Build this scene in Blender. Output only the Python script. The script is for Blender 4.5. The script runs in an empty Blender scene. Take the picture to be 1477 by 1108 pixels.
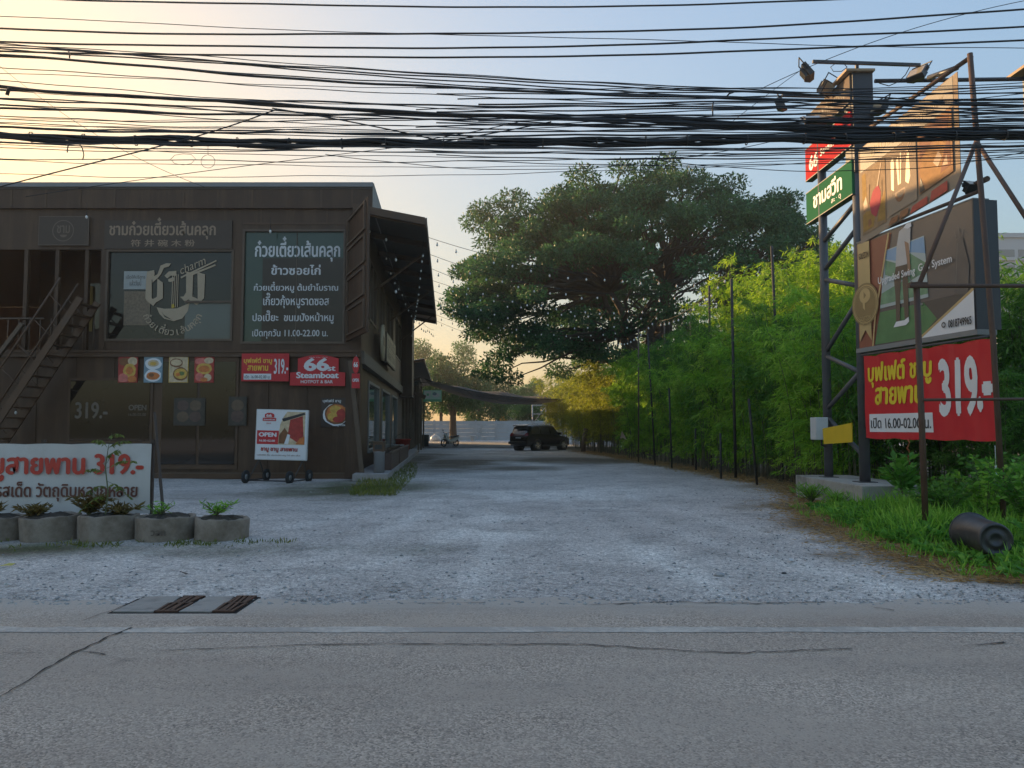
import bpy, bmesh, math, random
import numpy as np
from mathutils import Vector, Matrix, Euler
R_ = math.radians
random.seed(7); rng = np.random.default_rng(11)
SC = bpy.context.scene; COL = SC.collection

# ------------------------------------------------------------------ camera, sky, sun, exposure
F = 1108.0; EYE = 1.6; PITCH = math.atan(63 / F)
cam = bpy.data.cameras.new('camera'); camo = bpy.data.objects.new('camera', cam); COL.objects.link(camo)
camo.location = (0, 0, EYE); camo.rotation_euler = (math.pi / 2 + PITCH, 0, 0)
cam.sensor_width = 36; cam.lens = 36 * F / 1477; cam.clip_start = .1; cam.clip_end = 2000
SC.camera = camo
SUN_AZ, SUN_EL = R_(-46), R_(11.5)          # azimuth from +Y, negative = left
w = bpy.data.worlds.new('World'); SC.world = w; w.use_nodes = True
nt = w.node_tree; sky = nt.nodes.new('ShaderNodeTexSky'); sky.sky_type = 'NISHITA'; sky.sun_disc = False
sky.sun_elevation = SUN_EL; sky.sun_rotation = SUN_AZ
sky.air_density = 1.2; sky.dust_density = 3.6; sky.ozone_density = 2.2
bw = nt.nodes.new('ShaderNodeRGBToBW'); nt.links.new(sky.outputs[0], bw.inputs[0])          # roll the glow round the sun off, to narrow the sky's brightness range
m0 = nt.nodes.new('ShaderNodeMath'); m0.operation = 'ADD'; nt.links.new(bw.outputs[0], m0.inputs[0]); m0.inputs[1].default_value = .10
m1 = nt.nodes.new('ShaderNodeMath'); m1.operation = 'POWER'; nt.links.new(m0.outputs[0], m1.inputs[0]); m1.inputs[1].default_value = .5
m2 = nt.nodes.new('ShaderNodeMath'); m2.operation = 'MULTIPLY_ADD'; nt.links.new(bw.outputs[0], m2.inputs[0]); m2.inputs[1].default_value = .085; m2.inputs[2].default_value = 1
ma = nt.nodes.new('ShaderNodeMath'); ma.operation = 'MULTIPLY'; nt.links.new(m1.outputs[0], ma.inputs[0]); nt.links.new(m2.outputs[0], ma.inputs[1])
dv = nt.nodes.new('ShaderNodeVectorMath'); dv.operation = 'DIVIDE'; nt.links.new(sky.outputs[0], dv.inputs[0]); nt.links.new(ma.outputs[0], dv.inputs[1])
nt.links.new(dv.outputs[0], nt.nodes['Background'].inputs[0]); nt.nodes['Background'].inputs[1].default_value = .10
sl = bpy.data.lights.new('sun', 'SUN'); sl.energy = 1.85; sl.angle = R_(.5); sl.color = (1, .64, .31)
so = bpy.data.objects.new('sun', sl); COL.objects.link(so)
sd = Vector((math.sin(SUN_AZ) * math.cos(SUN_EL), math.cos(SUN_AZ) * math.cos(SUN_EL), math.sin(SUN_EL)))
so.rotation_euler = (-sd).to_track_quat('-Z', 'Y').to_euler(); so.location = sd * 60
SC.view_settings.view_transform = 'Standard'; SC.view_settings.look = 'None'
SC.view_settings.exposure = 2.3; SC.view_settings.gamma = 1
SC.cycles.max_bounces = 6; SC.cycles.transparent_max_bounces = 8

# ------------------------------------------------------------------ measuring the photograph (pixels of 1477 x 1108)
def ray(px, py):
    x = (px - 738.5) / F; y = (554 - py) / F
    return Vector((x, math.cos(PITCH) - math.sin(PITCH) * y, math.sin(PITCH) + math.cos(PITCH) * y))
def W(px, py, Y):
    d = ray(px, py); t = Y / d.y
    return Vector((d.x * t, Y, EYE + d.z * t))
def G(px, py, z=0.0):
    d = ray(px, py); t = (z - EYE) / d.z
    return Vector((d.x * t, d.y * t, z))
SK = R_(4.8); D = Vector((-math.sin(SK), math.cos(SK), 0)); RT = Vector((math.cos(SK), math.sin(SK), 0))   # the lot is skewed

# ------------------------------------------------------------------ materials
def lin(h):
    h = h.lstrip('#'); o = []
    for i in (0, 2, 4):
        c = int(h[i:i + 2], 16) / 255; o.append(c / 12.92 if c <= .04045 else ((c + .055) / 1.055) ** 2.4)
    return tuple(o)
MATS = {}
def mat(name, col, rough=.6, var=.18, scale=6, metal=0, bump=0, bscale=40, spec=.5, dirt=None, dscale=1.5, damt=.5, dst=None):
    """plain material whose colour wanders a little with noise; dirt = second colour in blotches"""
    if name in MATS: return MATS[name]
    if isinstance(col, str): col = lin(col)
    m = bpy.data.materials.new(name); m.use_nodes = True; n = m.node_tree.nodes; l = m.node_tree.links
    b = n['Principled BSDF']; b.inputs['Roughness'].default_value = rough; b.inputs['Metallic'].default_value = metal
    b.inputs['Specular IOR Level'].default_value = spec
    tc = n.new('ShaderNodeTexCoord'); t = n.new('ShaderNodeTexNoise'); t.inputs['Scale'].default_value = scale; t.inputs['Detail'].default_value = 6
    l.new(tc.outputs['Object'], t.inputs['Vector'])
    mx = n.new('ShaderNodeMix'); mx.data_type = 'RGBA'
    mx.inputs['A'].default_value = tuple(c * (1 - var) for c in col) + (1,); mx.inputs['B'].default_value = tuple(min(1, c * (1 + var)) for c in col) + (1,)
    l.new(t.outputs['Fac'], mx.inputs['Factor']); out = mx.outputs['Result']
    if dirt:
        if isinstance(dirt, str): dirt = lin(dirt)
        t2 = n.new('ShaderNodeTexNoise'); t2.inputs['Scale'].default_value = dscale; t2.inputs['Detail'].default_value = 8; t2.inputs['Roughness'].default_value = .7
        mp = n.new('ShaderNodeMapping'); mp.inputs['Scale'].default_value = dst or (1, 1, 1); l.new(tc.outputs['Object'], mp.inputs['Vector']); l.new(mp.outputs[0], t2.inputs['Vector'])
        rp = n.new('ShaderNodeMapRange'); rp.inputs[1].default_value = .62 - damt * .25; rp.inputs[2].default_value = .75; l.new(t2.outputs['Fac'], rp.inputs[0])
        m2 = n.new('ShaderNodeMix'); m2.data_type = 'RGBA'; l.new(rp.outputs[0], m2.inputs['Factor']); l.new(out, m2.inputs['A']); m2.inputs['B'].default_value = tuple(dirt) + (1,)
        out = m2.outputs['Result']
    l.new(out, b.inputs['Base Color'])
    if bump:
        t3 = n.new('ShaderNodeTexNoise'); t3.inputs['Scale'].default_value = bscale; t3.inputs['Detail'].default_value = 5; l.new(tc.outputs['Object'], t3.inputs['Vector'])
        bp = n.new('ShaderNodeBump'); bp.inputs['Strength'].default_value = bump; bp.inputs['Distance'].default_value = .02
        l.new(t3.outputs['Fac'], bp.inputs['Height']); l.new(bp.outputs[0], b.inputs['Normal'])
    MATS[name] = m; return m
def leafmat(name, c1, c2, c3, trans=.35):
    if name in MATS: return MATS[name]
    m = bpy.data.materials.new(name); m.use_nodes = True; n = m.node_tree.nodes; l = m.node_tree.links
    b = n['Principled BSDF']; b.inputs['Roughness'].default_value = .55; b.inputs['Specular IOR Level'].default_value = .3
    g = n.new('ShaderNodeNewGeometry'); r = n.new('ShaderNodeValToRGB')
    e = r.color_ramp.elements; e[0].color = lin(c1) + (1,); e[1].color = lin(c3) + (1,); k = e.new(.55); k.color = lin(c2) + (1,)
    tc = n.new('ShaderNodeTexCoord'); t = n.new('ShaderNodeTexNoise'); t.inputs['Scale'].default_value = .9; t.inputs['Detail'].default_value = 3; l.new(tc.outputs['Object'], t.inputs['Vector'])
    mr = n.new('ShaderNodeMapRange'); mr.inputs[1].default_value = .3; mr.inputs[2].default_value = .7; l.new(t.outputs['Fac'], mr.inputs[0])
    a = n.new('ShaderNodeMix'); a.inputs['Factor'].default_value = .5; l.new(g.outputs['Random Per Island'], a.inputs['A']); l.new(mr.outputs[0], a.inputs['B'])
    l.new(a.outputs['Result'], r.inputs[0]); l.new(r.outputs[0], b.inputs['Base Color'])
    tr = n.new('ShaderNodeBsdfTranslucent'); l.new(r.outputs[0], tr.inputs[0])
    mx = n.new('ShaderNodeMixShader'); mx.inputs[0].default_value = trans
    l.new(b.outputs[0], mx.inputs[1]); l.new(tr.outputs[0], mx.inputs[2]); l.new(mx.outputs[0], n['Material Output'].inputs[0])
    MATS[name] = m; return m
def glass(name, tint, rough=.04):
    m = mat(name, tint, rough, .25, .7, spec=.6); return m

# ------------------------------------------------------------------ objects
def tag(o, label=None, cat=None, group=None, kind=None):
    if label: o['label'] = label
    if cat: o['category'] = cat
    if group: o['group'] = group
    if kind: o['kind'] = kind
    return o
def thing(name, label, cat, loc=(0, 0, 0), rz=0, group=None):
    o = bpy.data.objects.new(name, None); COL.objects.link(o); o.location = loc; o.rotation_euler = (0, 0, rz); o.empty_display_size = .2
    return tag(o, label, cat, group)
def off(p):
    v = Vector((0, 0, 0))
    while p: v += p.location; p = p.parent
    return v
def link_mesh(name, me, mats, parent=None):
    o = bpy.data.objects.new(name, me); COL.objects.link(o)
    for m in (mats if isinstance(mats, (list, tuple)) else [mats]): me.materials.append(m)
    if parent: o.parent = parent
    return o
def mesh_np(name, V, Fq, m, parent=None, world=True):
    V = np.asarray(V, dtype=np.float32).reshape(-1, 3)
    if parent and world: V = V - np.array(off(parent), dtype=np.float32)
    me = bpy.data.meshes.new(name); k = Fq.shape[1]
    me.vertices.add(len(V)); me.vertices.foreach_set('co', V.ravel())
    me.loops.add(Fq.size); me.loops.foreach_set('vertex_index', Fq.ravel().astype(np.int32))
    me.polygons.add(len(Fq)); me.polygons.foreach_set('loop_start', np.arange(0, Fq.size, k, dtype=np.int32)); me.polygons.foreach_set('loop_total', np.full(len(Fq), k, dtype=np.int32))
    me.update(calc_edges=True)
    return link_mesh(name, me, m, parent)
class MB:
    def __init__(s): s.v = []; s.f = []; s.sm = []
    def add(s, vs, fs, sm=False):
        n = len(s.v); s.v += [Vector(a) for a in vs]; s.f += [[i + n for i in q] for q in fs]; s.sm += [sm] * len(fs); return s
    def box(s, a, b, M=None):
        x0, y0, z0 = a; x1, y1, z1 = b
        vs = [Vector(p) for p in ((x0, y0, z0), (x1, y0, z0), (x1, y1, z0), (x0, y1, z0), (x0, y0, z1), (x1, y0, z1), (x1, y1, z1), (x0, y1, z1))]
        if M: vs = [M @ p for p in vs]
        return s.add(vs, [(0, 3, 2, 1), (4, 5, 6, 7), (0, 1, 5, 4), (1, 2, 6, 5), (2, 3, 7, 6), (3, 0, 4, 7)])
    def obox(s, p, ax, ay, az):           # corner + three edge vectors
        p, ax, ay, az = map(Vector, (p, ax, ay, az))
        vs = [p, p + ax, p + ax + ay, p + ay, p + az, p + ax + az, p + ax + ay + az, p + ay + az]
        return s.add(vs, [(0, 3, 2, 1), (4, 5, 6, 7), (0, 1, 5, 4), (1, 2, 6, 5), (2, 3, 7, 6), (3, 0, 4, 7)])
    def bar(s, a, b, wx, wz=None, up=(0, 0, 1)):     # rectangular bar between two points
        a, b = Vector(a), Vector(b); wz = wz or wx; d = (b - a).normalized(); up = Vector(up)
        if abs(d.dot(up)) > .98: up = Vector((0, 1, 0))
        sx = d.cross(up).normalized(); sz = sx.cross(d).normalized()
        return s.obox(a - sx * wx / 2 - sz * wz / 2, sx * wx, b - a, sz * wz)
    def tube(s, pts, r, n=8, cap=True):
        pts = [Vector(p) for p in pts]; rs = r if isinstance(r, (list, tuple)) else [r] * len(pts); base = len(s.v); pv = None
        for i, p in enumerate(pts):
            t = (pts[min(i + 1, len(pts) - 1)] - pts[max(i - 1, 0)]).normalized()
            if pv is None: pv = t.orthogonal().normalized()
            u = (pv - t * pv.dot(t)); u = u.normalized() if u.length > 1e-6 else t.orthogonal().normalized(); pv = u; v = t.cross(u)
            for k in range(n):
                a = 2 * math.pi * k / n; s.v.append(p + (u * math.cos(a) + v * math.sin(a)) * rs[i])
        for i in range(len(pts) - 1):
            for k in range(n):
                k2 = (k + 1) % n; s.f.append([base + i * n + k, base + i * n + k2, base + (i + 1) * n + k2, base + (i + 1) * n + k]); s.sm.append(True)
        if cap:
            s.f.append([base + k for k in reversed(range(n))]); s.f.append([base + (len(pts) - 1) * n + k for k in range(n)]); s.sm += [False, False]
        return s
    def lathe(s, prof, M=None, n=20):     # prof: (r, z)
        base = len(s.v)
        for r, z in prof:
            for k in range(n):
                a = 2 * math.pi * k / n; p = Vector((r * math.cos(a), r * math.sin(a), z)); s.v.append(M @ p if M else p)
        for i in range(len(prof) - 1):
            for k in range(n):
                k2 = (k + 1) % n; s.f.append([base + i * n + k, base + i * n + k2, base + (i + 1) * n + k2, base + (i + 1) * n + k]); s.sm.append(True)
        return s
    def prism(s, poly, ext):              # polygon (list of 3d) extruded by vector
        poly = [Vector(p) for p in poly]; e = Vector(ext); n = len(poly)
        return s.add(poly + [p + e for p in poly], [list(range(n)), [n + i for i in reversed(range(n))]] + [[(i + 1) % n, i, n + i, n + (i + 1) % n] for i in range(n)])
    def build(s, name, m, parent=None, world=True, bevel=0):
        me = bpy.data.meshes.new(name); o_ = off(parent) if (parent and world) else Vector((0, 0, 0))
        me.from_pydata([tuple(p - o_) for p in s.v], [], s.f); me.polygons.foreach_set('use_smooth', s.sm); me.update()
        o = link_mesh(name, me, m, parent)
        if bevel:
            bm = bmesh.new(); bm.from_mesh(me); bmesh.ops.remove_doubles(bm, verts=bm.verts, dist=1e-5)
            bmesh.ops.bevel(bm, geom=bm.edges[:], offset=bevel, segments=2, profile=.5, affect='EDGES'); bm.to_mesh(me); bm.free()
        return o
def copy_tree(o, parent=None):
    c = o.copy(); COL.objects.link(c); c.parent = parent
    for ch in list(o.children): copy_tree(ch, c)
    return c

# ------------------------------------------------------------------ lettering
COMB = set('\u0e31\u0e34\u0e35\u0e36\u0e37\u0e38\u0e39\u0e3a\u0e47\u0e48\u0e49\u0e4a\u0e4b\u0e4c\u0e4d')
UP = set('\u0e31\u0e34\u0e35\u0e36\u0e37\u0e47'); TONE = set('\u0e48\u0e49\u0e4a\u0e4b\u0e4c')
_tc = {}
def _raw(body):
    if body in _tc: return _tc[body]
    c = bpy.data.curves.new('lettering', 'FONT'); c.body = body; c.size = 1; c.resolution_u = 3
    o = bpy.data.objects.new('lettering', c); COL.objects.link(o)
    dg = bpy.context.evaluated_depsgraph_get(); me = o.evaluated_get(dg).to_mesh()
    vs = np.array([v.co[:] for v in me.vertices]).reshape(-1, 3); fs = [list(p.vertices) for p in me.polygons]
    bpy.data.objects.remove(o); bpy.data.curves.remove(c); _tc[body] = (vs, fs); return vs, fs
def glyphs(text):
    """list of (verts, faces) in text units; Thai marks are set one by one so tones sit above vowels"""
    base = ''; marks = []
    for i, ch in enumerate(text):
        if ch in COMB:
            prev = text[i - 1] if i else ''; nxt = text[i + 1] if i + 1 < len(text) else ''
            marks.append((len(base), ch, ch in TONE and (prev in UP or nxt == '\u0e33')))
        else: base += ch
    out = [_raw(base)]; bar = _raw('|')[0][:, 0].max()
    for n, ch, up in marks:
        vs, fs = _raw(ch)
        if not len(vs): continue
        x = (_raw(base[:n] + '|')[0][:, 0].max() - bar) if n else 0
        v = vs.copy(); v[:, 0] += x; v[:, 1] += .21 if up else 0; out.append((v, fs))
    return out
def text_mb(text, x, z, wdt=None, hgt=None, align='C', bold=0.0, slant=0.0, y=0.0, rot=0.0, maxw=None):
    """flat letters in the xz plane, fitted to width and / or height of the base letters, centred on (x, z)"""
    gs = glyphs(text); V = np.concatenate([g[0] for g in gs]); x0, x1 = V[:, 0].min(), V[:, 0].max(); z0, z1 = gs[0][0][:, 1].min(), gs[0][0][:, 1].max()
    sx = wdt / (x1 - x0) if wdt else None; sz = hgt / (z1 - z0) if hgt else None
    sx = sx or sz; sz = sz or sx
    mb = MB(); shifts = [(0, 0)]
    if bold: shifts += [(bold, 0), (-bold, 0), (0, bold * .6), (0, -bold * .6)]
    cx = (x0 + x1) / 2 if align == 'C' else x0 if align == 'L' else x1
    c, s_ = math.cos(rot), math.sin(rot)
    for k, (dx, dz) in enumerate(shifts):
        for j, (vs, fs) in enumerate(gs):
            px = (vs[:, 0] - cx) * sx + dx * min(sx, sz); pz = (vs[:, 1] - (z0 + z1) / 2) * sz + dz * sz; px = px + pz * slant
            mb.add([(x + a * c - b * s_, y - .0001 * (k * 2 + (j > 0)), z + a * s_ + b * c) for a, b in zip(px, pz)], fs)
    return mb
class Sign:
    """flat sign: local x along it, z up, front face looking towards -y"""
    def __init__(s, name, label, cat, p, wdt, hgt, rz=0, thick=.03, m=None, group=None, ry=0, part='panel', bev=0):
        s.root = thing(name, label, cat, p, rz, group); s.root.rotation_euler = (0, ry, rz); s.w, s.h = wdt, hgt; s.k = 0; s.back = None
        if m: s.back = MB().box((0, 0, 0), (wdt, thick, hgt)).build(part, m, s.root, world=False, bevel=bev)
    def _y(s): s.k += 1; return -.003 - .0014 * s.k
    def poly(s, name, uv, m, parent=None):
        y = s._y(); o = MB().add([(u * s.w, y, v * s.h) for u, v in uv], [list(range(len(uv)))]).build(name, m, parent or s.root, world=False); return o
    def rect(s, name, u0, v0, u1, v1, m): return s.poly(name, [(u0, v0), (u1, v0), (u1, v1), (u0, v1)], m)
    def ell(s, name, u, v, ru, rv, m, n=28, a0=0, a1=360):
        return s.poly(name, [(u + ru * math.cos(R_(a0 + (a1 - a0) * i / n)), v + rv * math.sin(R_(a0 + (a1 - a0) * i / n))) for i in range(n if a1 - a0 == 360 else n + 1)], m)
    def ring(s, name, u, v, r, t, m, n=40):
        y = s._y(); mb = MB(); A = [2 * math.pi * i / n for i in range(n)]
        mb.add([(u * s.w + q * math.cos(a), y, v * s.h + q * math.sin(a)) for q in (r, r - t) for a in A], [[i, (i + 1) % n, n + (i + 1) % n, n + i] for i in range(n)])
        return mb.build(name, m, s.root, world=False)
    def multi(s, name, polys, m):
        y = s._y(); mb = MB()
        for j, uv in enumerate(polys): mb.add([(u * s.w, y - .0001 * j, v * s.h) for u, v in uv], [list(range(len(uv)))])
        return mb.build(name, m, s.root, world=False)
    def text(s, body, u0, v0, u1, v1, m, bold=.02, slant=0, name='lettering', rot=0):
        y = s._y(); return text_mb(body, (u0 + u1) / 2 * s.w, (v0 + v1) / 2 * s.h, (u1 - u0) * s.w, (v1 - v0) * s.h, bold=bold, slant=slant, y=y, rot=rot).build(name, m, s.root, world=False)
def frame_px(x0, y0, x1, y1, Y):
    a = W(x0, y1, Y); b = W(x1, y0, Y); return a, b.x - a.x, b.z - a.z
# ------------------------------------------------------------------ ground, road, yard
def vnoise(x, y, s, seed=0):
    """smooth value noise, numpy"""
    x = np.asarray(x) * s + seed * 17.3; y = np.asarray(y) * s + seed * 9.1
    xi, yi = np.floor(x), np.floor(y); xf, yf = x - xi, y - yi; xf = xf * xf * (3 - 2 * xf); yf = yf * yf * (3 - 2 * yf)
    h = lambda a, b: np.modf(np.abs(np.sin(a * 127.1 + b * 311.7 + seed) * 43758.5453))[0]
    return (h(xi, yi) * (1 - xf) + h(xi + 1, yi) * xf) * (1 - yf) + (h(xi, yi + 1) * (1 - xf) + h(xi + 1, yi + 1) * xf) * yf
def fbm(x, y, s, seed=0): return vnoise(x, y, s, seed) * .5 + vnoise(x, y, s * 2.1, seed + 1) * .3 + vnoise(x, y, s * 4.3, seed + 2) * .2
HEDGE_Y = [6.5, 8.3, 11, 15, 18, 21, 30, 54, 100]; HEDGE_X = [6.6, 4.7, 4.75, 5.3, 6.5, 7.1, 6.5, 4.4, 1.0]
def edge_x(y): return np.interp(y, HEDGE_Y, HEDGE_X)
def ground_sheet():
    xs = np.concatenate([[-400, -150, -70, -40, -28], np.arange(-20, 20.01, .2), [28, 40, 70, 150, 400]])
    ys = np.concatenate([[-60, -20, 0, 5], np.arange(6, 40, .2), np.arange(40, 70, .5), [75, 80, 90, 110, 150, 250, 400]])
    X, Y = np.meshgrid(xs, ys); ny, nx = X.shape
    e = edge_x(Y); n1 = fbm(X, Y, .8, 3); n2 = fbm(X, Y, .35, 5)
    Z = (fbm(X, Y, .5, 1) - .5) * .07 * np.clip((Y - 8) / 4, 0, 1) - .012 * np.clip((8.0 - Y) / 1.0, 0, 1)
    ell = lambda cx, cy, rx, ry: np.clip(1.5 - 1.25 * np.sqrt(((X - cx) / rx) ** 2 + ((Y - cy) / ry) ** 2) + (n1 - .5) * 1.1, 0, 1)
    tracks = X * 0
    dirt = np.maximum.reduce([ell(-2.2, 35, 2.6, 6.5), ell(3.2, 38, 5.5, 4.2), ell(.3, 30.5, 1.9, 1.8) * .9, ell(-5.0, 38, 1.6, 12), ell(-5.9, 18.0, 6, 1.2) * .3])
    for a, b_, c_, wd_ in ((.1, -.05, -.6, .16), (1.55, -.05, .5, .16), (-.9, -.06, -2.6, .2), (.6, -.06, -3.6, .2), (2.2, -.05, 1.9, .2), (3.0, -.04, 3.4, .2), (-2.0, -.02, -5.5, .22)):
        xc = a + b_ * (Y - 8) + c_ * np.exp(-(Y - 7) / 4.2); tracks = np.maximum(tracks, np.exp(-((X - xc) / wd_) ** 2) * np.clip(1 - (Y - 7) / 16, 0, 1) * np.clip(n2 * 2.2 - .35, 0, 1))
    straw = np.clip((X - e + .85 + (n1 - .5) * 2.2) / 1.1, 0, 1) * np.clip((Y - 8.0) / 2, 0, 1)
    straw = np.maximum(straw, np.clip((X - e + .5 + (n1 - .5)) / .5, 0, 1))
    mud = np.maximum(ell(-4.3, 20.4, 2.3, 2.8), ell(-11, 10.2, 8.5, .75))
    pale = np.clip((n2 - .42) * 4, 0, 1) * np.clip(1 - np.abs(X - .9 + (Y - 11) * .05) / 3.4, 0, 1); pale = np.clip(pale + tracks * .9, 0, 1)
    i = np.arange(ny - 1)[:, None] * nx + np.arange(nx - 1)[None, :]; Fq = np.stack([i, i + 1, i + nx + 1, i + nx], -1).reshape(-1, 4)
    o = mesh_np('ground', np.stack([X, Y, Z], -1), Fq, ground_mat()); tag(o, kind='structure')
    o.data.polygons.foreach_set('use_smooth', [True] * len(Fq))
    for nm, a in (('dirt', dirt), ('straw', straw), ('mud', mud), ('pale', pale)):
        at = o.data.attributes.new(nm, 'FLOAT', 'POINT'); at.data.foreach_set('value', a.astype(np.float32).ravel())
def ground_mat():
    m = bpy.data.materials.new('gravel_ground'); m.use_nodes = True; n = m.node_tree.nodes; l = m.node_tree.links; b = n['Principled BSDF']
    b.inputs['Roughness'].default_value = .85; b.inputs['Specular IOR Level'].default_value = .25
    g = n.new('ShaderNodeNewGeometry'); P = g.outputs['Position']
    def noise(s, d=5, r=.6):
        t = n.new('ShaderNodeTexNoise'); t.inputs['Scale'].default_value = s; t.inputs['Detail'].default_value = d; t.inputs['Roughness'].default_value = r; l.new(P, t.inputs['Vector']); return t.outputs['Fac']
    def mix(f, a, c):
        x = n.new('ShaderNodeMix'); x.data_type = 'RGBA'
        for s, v in (('Factor', f), ('A', a), ('B', c)):
            if isinstance(v, tuple): x.inputs[s].default_value = v + (1,)
            elif isinstance(v, float): x.inputs[s].default_value = v
            else: l.new(v, x.inputs[s])
        return x.outputs['Result']
    def rng_(v, a, c, lo=0., hi=1.):
        x = n.new('ShaderNodeMapRange'); x.inputs[1].default_value = a; x.inputs[2].default_value = c; x.inputs[3].default_value = lo; x.inputs[4].default_value = hi; l.new(v, x.inputs[0]); return x.outputs[0]
    def att(nm):
        x = n.new('ShaderNodeAttribute'); x.attribute_name = nm; return x.outputs['Fac']
    def mul(c, v):
        x = n.new('ShaderNodeMix'); x.data_type = 'RGBA'; x.blend_type = 'MULTIPLY'; x.inputs['Factor'].default_value = 1; l.new(c, x.inputs['A']); l.new(v, x.inputs['B']); return x.outputs['Result']
    v = n.new('ShaderNodeTexVoronoi'); v.inputs['Scale'].default_value = 30; l.new(P, v.inputs['Vector'])
    sep = n.new('ShaderNodeSeparateColor'); l.new(v.outputs['Color'], sep.inputs[0])
    v2 = n.new('ShaderNodeTexVoronoi'); v2.inputs['Scale'].default_value = 85; l.new(P, v2.inputs['Vector'])
    sep2 = n.new('ShaderNodeSeparateColor'); l.new(v2.outputs['Color'], sep2.inputs[0])
    c = mix(rng_(noise(.28, 7), .35, .65), (.43, .395, .365), (.60, .558, .515))
    c = mix(att('pale'), c, (.72, .69, .64))
    c = mix(rng_(noise(1.3, 7, .75), .50, .74, 0, .8), c, (.19, .185, .175))
    brown = mix(rng_(noise(6, 5), .35, .7), (.12, .10, .075), (.21, .175, .13))
    c = mix(rng_(noise(11, 6, .75), .56, .70, 0, .55), c, (.16, .155, .15))
    c = mix(att('dirt'), c, brown)
    c = mix(att('mud'), c, mix(rng_(noise(3, 6), .4, .62), (.085, .075, .045), (.075, .095, .035)))
    strw = mix(rng_(noise(9, 5), .3, .7), (.11, .08, .05), (.29, .21, .12))
    c = mix(att('straw'), c, strw)
    sp = rng_(sep.outputs[0], 0, 1, .7, 1.26); c = mul(c, sp); sp2 = rng_(sep2.outputs[0], 0, 1, .66, 1.3); c = mul(c, sp2)
    l.new(c, b.inputs['Base Color'])
    hs = n.new('ShaderNodeMath'); hs.operation = 'ADD'; l.new(rng_(v.outputs['Distance'], 0, .7, 1, 0), hs.inputs[0]); l.new(rng_(v2.outputs['Distance'], 0, .7, .5, 0), hs.inputs[1])
    bp = n.new('ShaderNodeBump'); bp.inputs['Strength'].default_value = .7; bp.inputs['Distance'].default_value = .014; l.new(hs.outputs[0], bp.inputs['Height']); l.new(bp.outputs[0], b.inputs['Normal'])
    return m
ground_sheet()
def road_mat():
    m = bpy.data.materials.new('worn_asphalt'); m.use_nodes = True; n = m.node_tree.nodes; l = m.node_tree.links; b = n['Principled BSDF']
    b.inputs['Roughness'].default_value = .8; b.inputs['Specular IOR Level'].default_value = .3
    P = n.new('ShaderNodeNewGeometry').outputs['Position']
    def noise(s, d=5, r=.6, st=None):
        t = n.new('ShaderNodeTexNoise'); t.inputs['Scale'].default_value = s; t.inputs['Detail'].default_value = d; t.inputs['Roughness'].default_value = r
        if st:
            mp = n.new('ShaderNodeMapping'); mp.inputs['Scale'].default_value = st; l.new(P, mp.inputs['Vector']); l.new(mp.outputs[0], t.inputs['Vector'])
        else: l.new(P, t.inputs['Vector'])
        return t.outputs['Fac']
    def rng_(v, a, c, lo=0., hi=1.):
        x = n.new('ShaderNodeMapRange'); x.inputs[1].default_value = a; x.inputs[2].default_value = c; x.inputs[3].default_value = lo; x.inputs[4].default_value = hi; l.new(v, x.inputs[0]); return x.outputs[0]
    def mix(f, a, c, bt='MIX'):
        x = n.new('ShaderNodeMix'); x.data_type = 'RGBA'; x.blend_type = bt
        for s, v in (('Factor', f), ('A', a), ('B', c)):
            if isinstance(v, tuple): x.inputs[s].default_value = v + (1,)
            elif isinstance(v, float): x.inputs[s].default_value = v
            else: l.new(v, x.inputs[s])
        return x.outputs['Result']
    c = mix(rng_(noise(.5, 6, .6, (.3, 1.2, 1)), .35, .65), (.37, .298, .238), (.48, .395, .318))
    c = mix(rng_(noise(.8, 7, .7, (.5, 1, 1)), .55, .75, 0, .6), c, (.20, .185, .17))
    v = n.new('ShaderNodeTexVoronoi'); v.inputs['Scale'].default_value = 92; l.new(P, v.inputs['Vector'])
    sep = n.new('ShaderNodeSeparateColor'); l.new(v.outputs['Color'], sep.inputs[0])
    gr = rng_(noise(.9, 5, .65, (.6, 1, 1)), .36, .66, .06, 1.0)            # how open the grain is
    sp = rng_(sep.outputs[0], 0, 1, .38, 1.5); c = mix(gr, c, mix(1.0, c, sp, 'MULTIPLY'))
    c = mix(rng_(sep.outputs[1], .86, .95, 0, .4), c, (.05, .048, .045))
    sx_ = n.new('ShaderNodeSeparateXYZ'); l.new(P, sx_.inputs[0])
    ed = n.new('ShaderNodeMath'); ed.operation = 'MULTIPLY_ADD'; l.new(noise(2.2, 6, .7), ed.inputs[0]); ed.inputs[1].default_value = .9; l.new(sx_.outputs[1], ed.inputs[2])
    c = mix(rng_(ed.outputs[0], 6.95, 7.5, 0, .85), c, (.46, .405, .35))     # gravel dust washed onto the edge
    c = mix(rng_(noise(.35, 5, .6, (.25, 1.6, 1)), .56, .72, 0, .45), c, (.17, .15, .13))      # darker tyre lanes
    c = mix(rng_(noise(1.6, 3, .5), .70, .78, 0, .5), c, (.12, .108, .095))      # oil spots
    l.new(c, b.inputs['Base Color'])
    bp = n.new('ShaderNodeBump'); bp.inputs['Strength'].default_value = .45; bp.inputs['Distance'].default_value = .006; l.new(rng_(v.outputs['Distance'], 0, .8, 1, 0), bp.inputs['Height']); l.new(bp.outputs[0], b.inputs['Normal'])
    return m
def strip(xs, ya, yb, z):
    V = [(x, a, z) for x, a in zip(xs, ya)] + [(x, a, z) for x, a in zip(xs, yb)]; k = len(xs)
    return MB().add(V, [[i, i + 1, k + i + 1, k + i] for i in range(k - 1)])
xs = np.concatenate([[-300, -60, -20], np.arange(-12, 12.01, .06), [20, 60, 300]])
far = 7.22 + (fbm(xs, xs * 0, 1.3, 4) - .5) * .5 + (vnoise(xs, xs * 0, 9, 2) - .5) * .14
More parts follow.
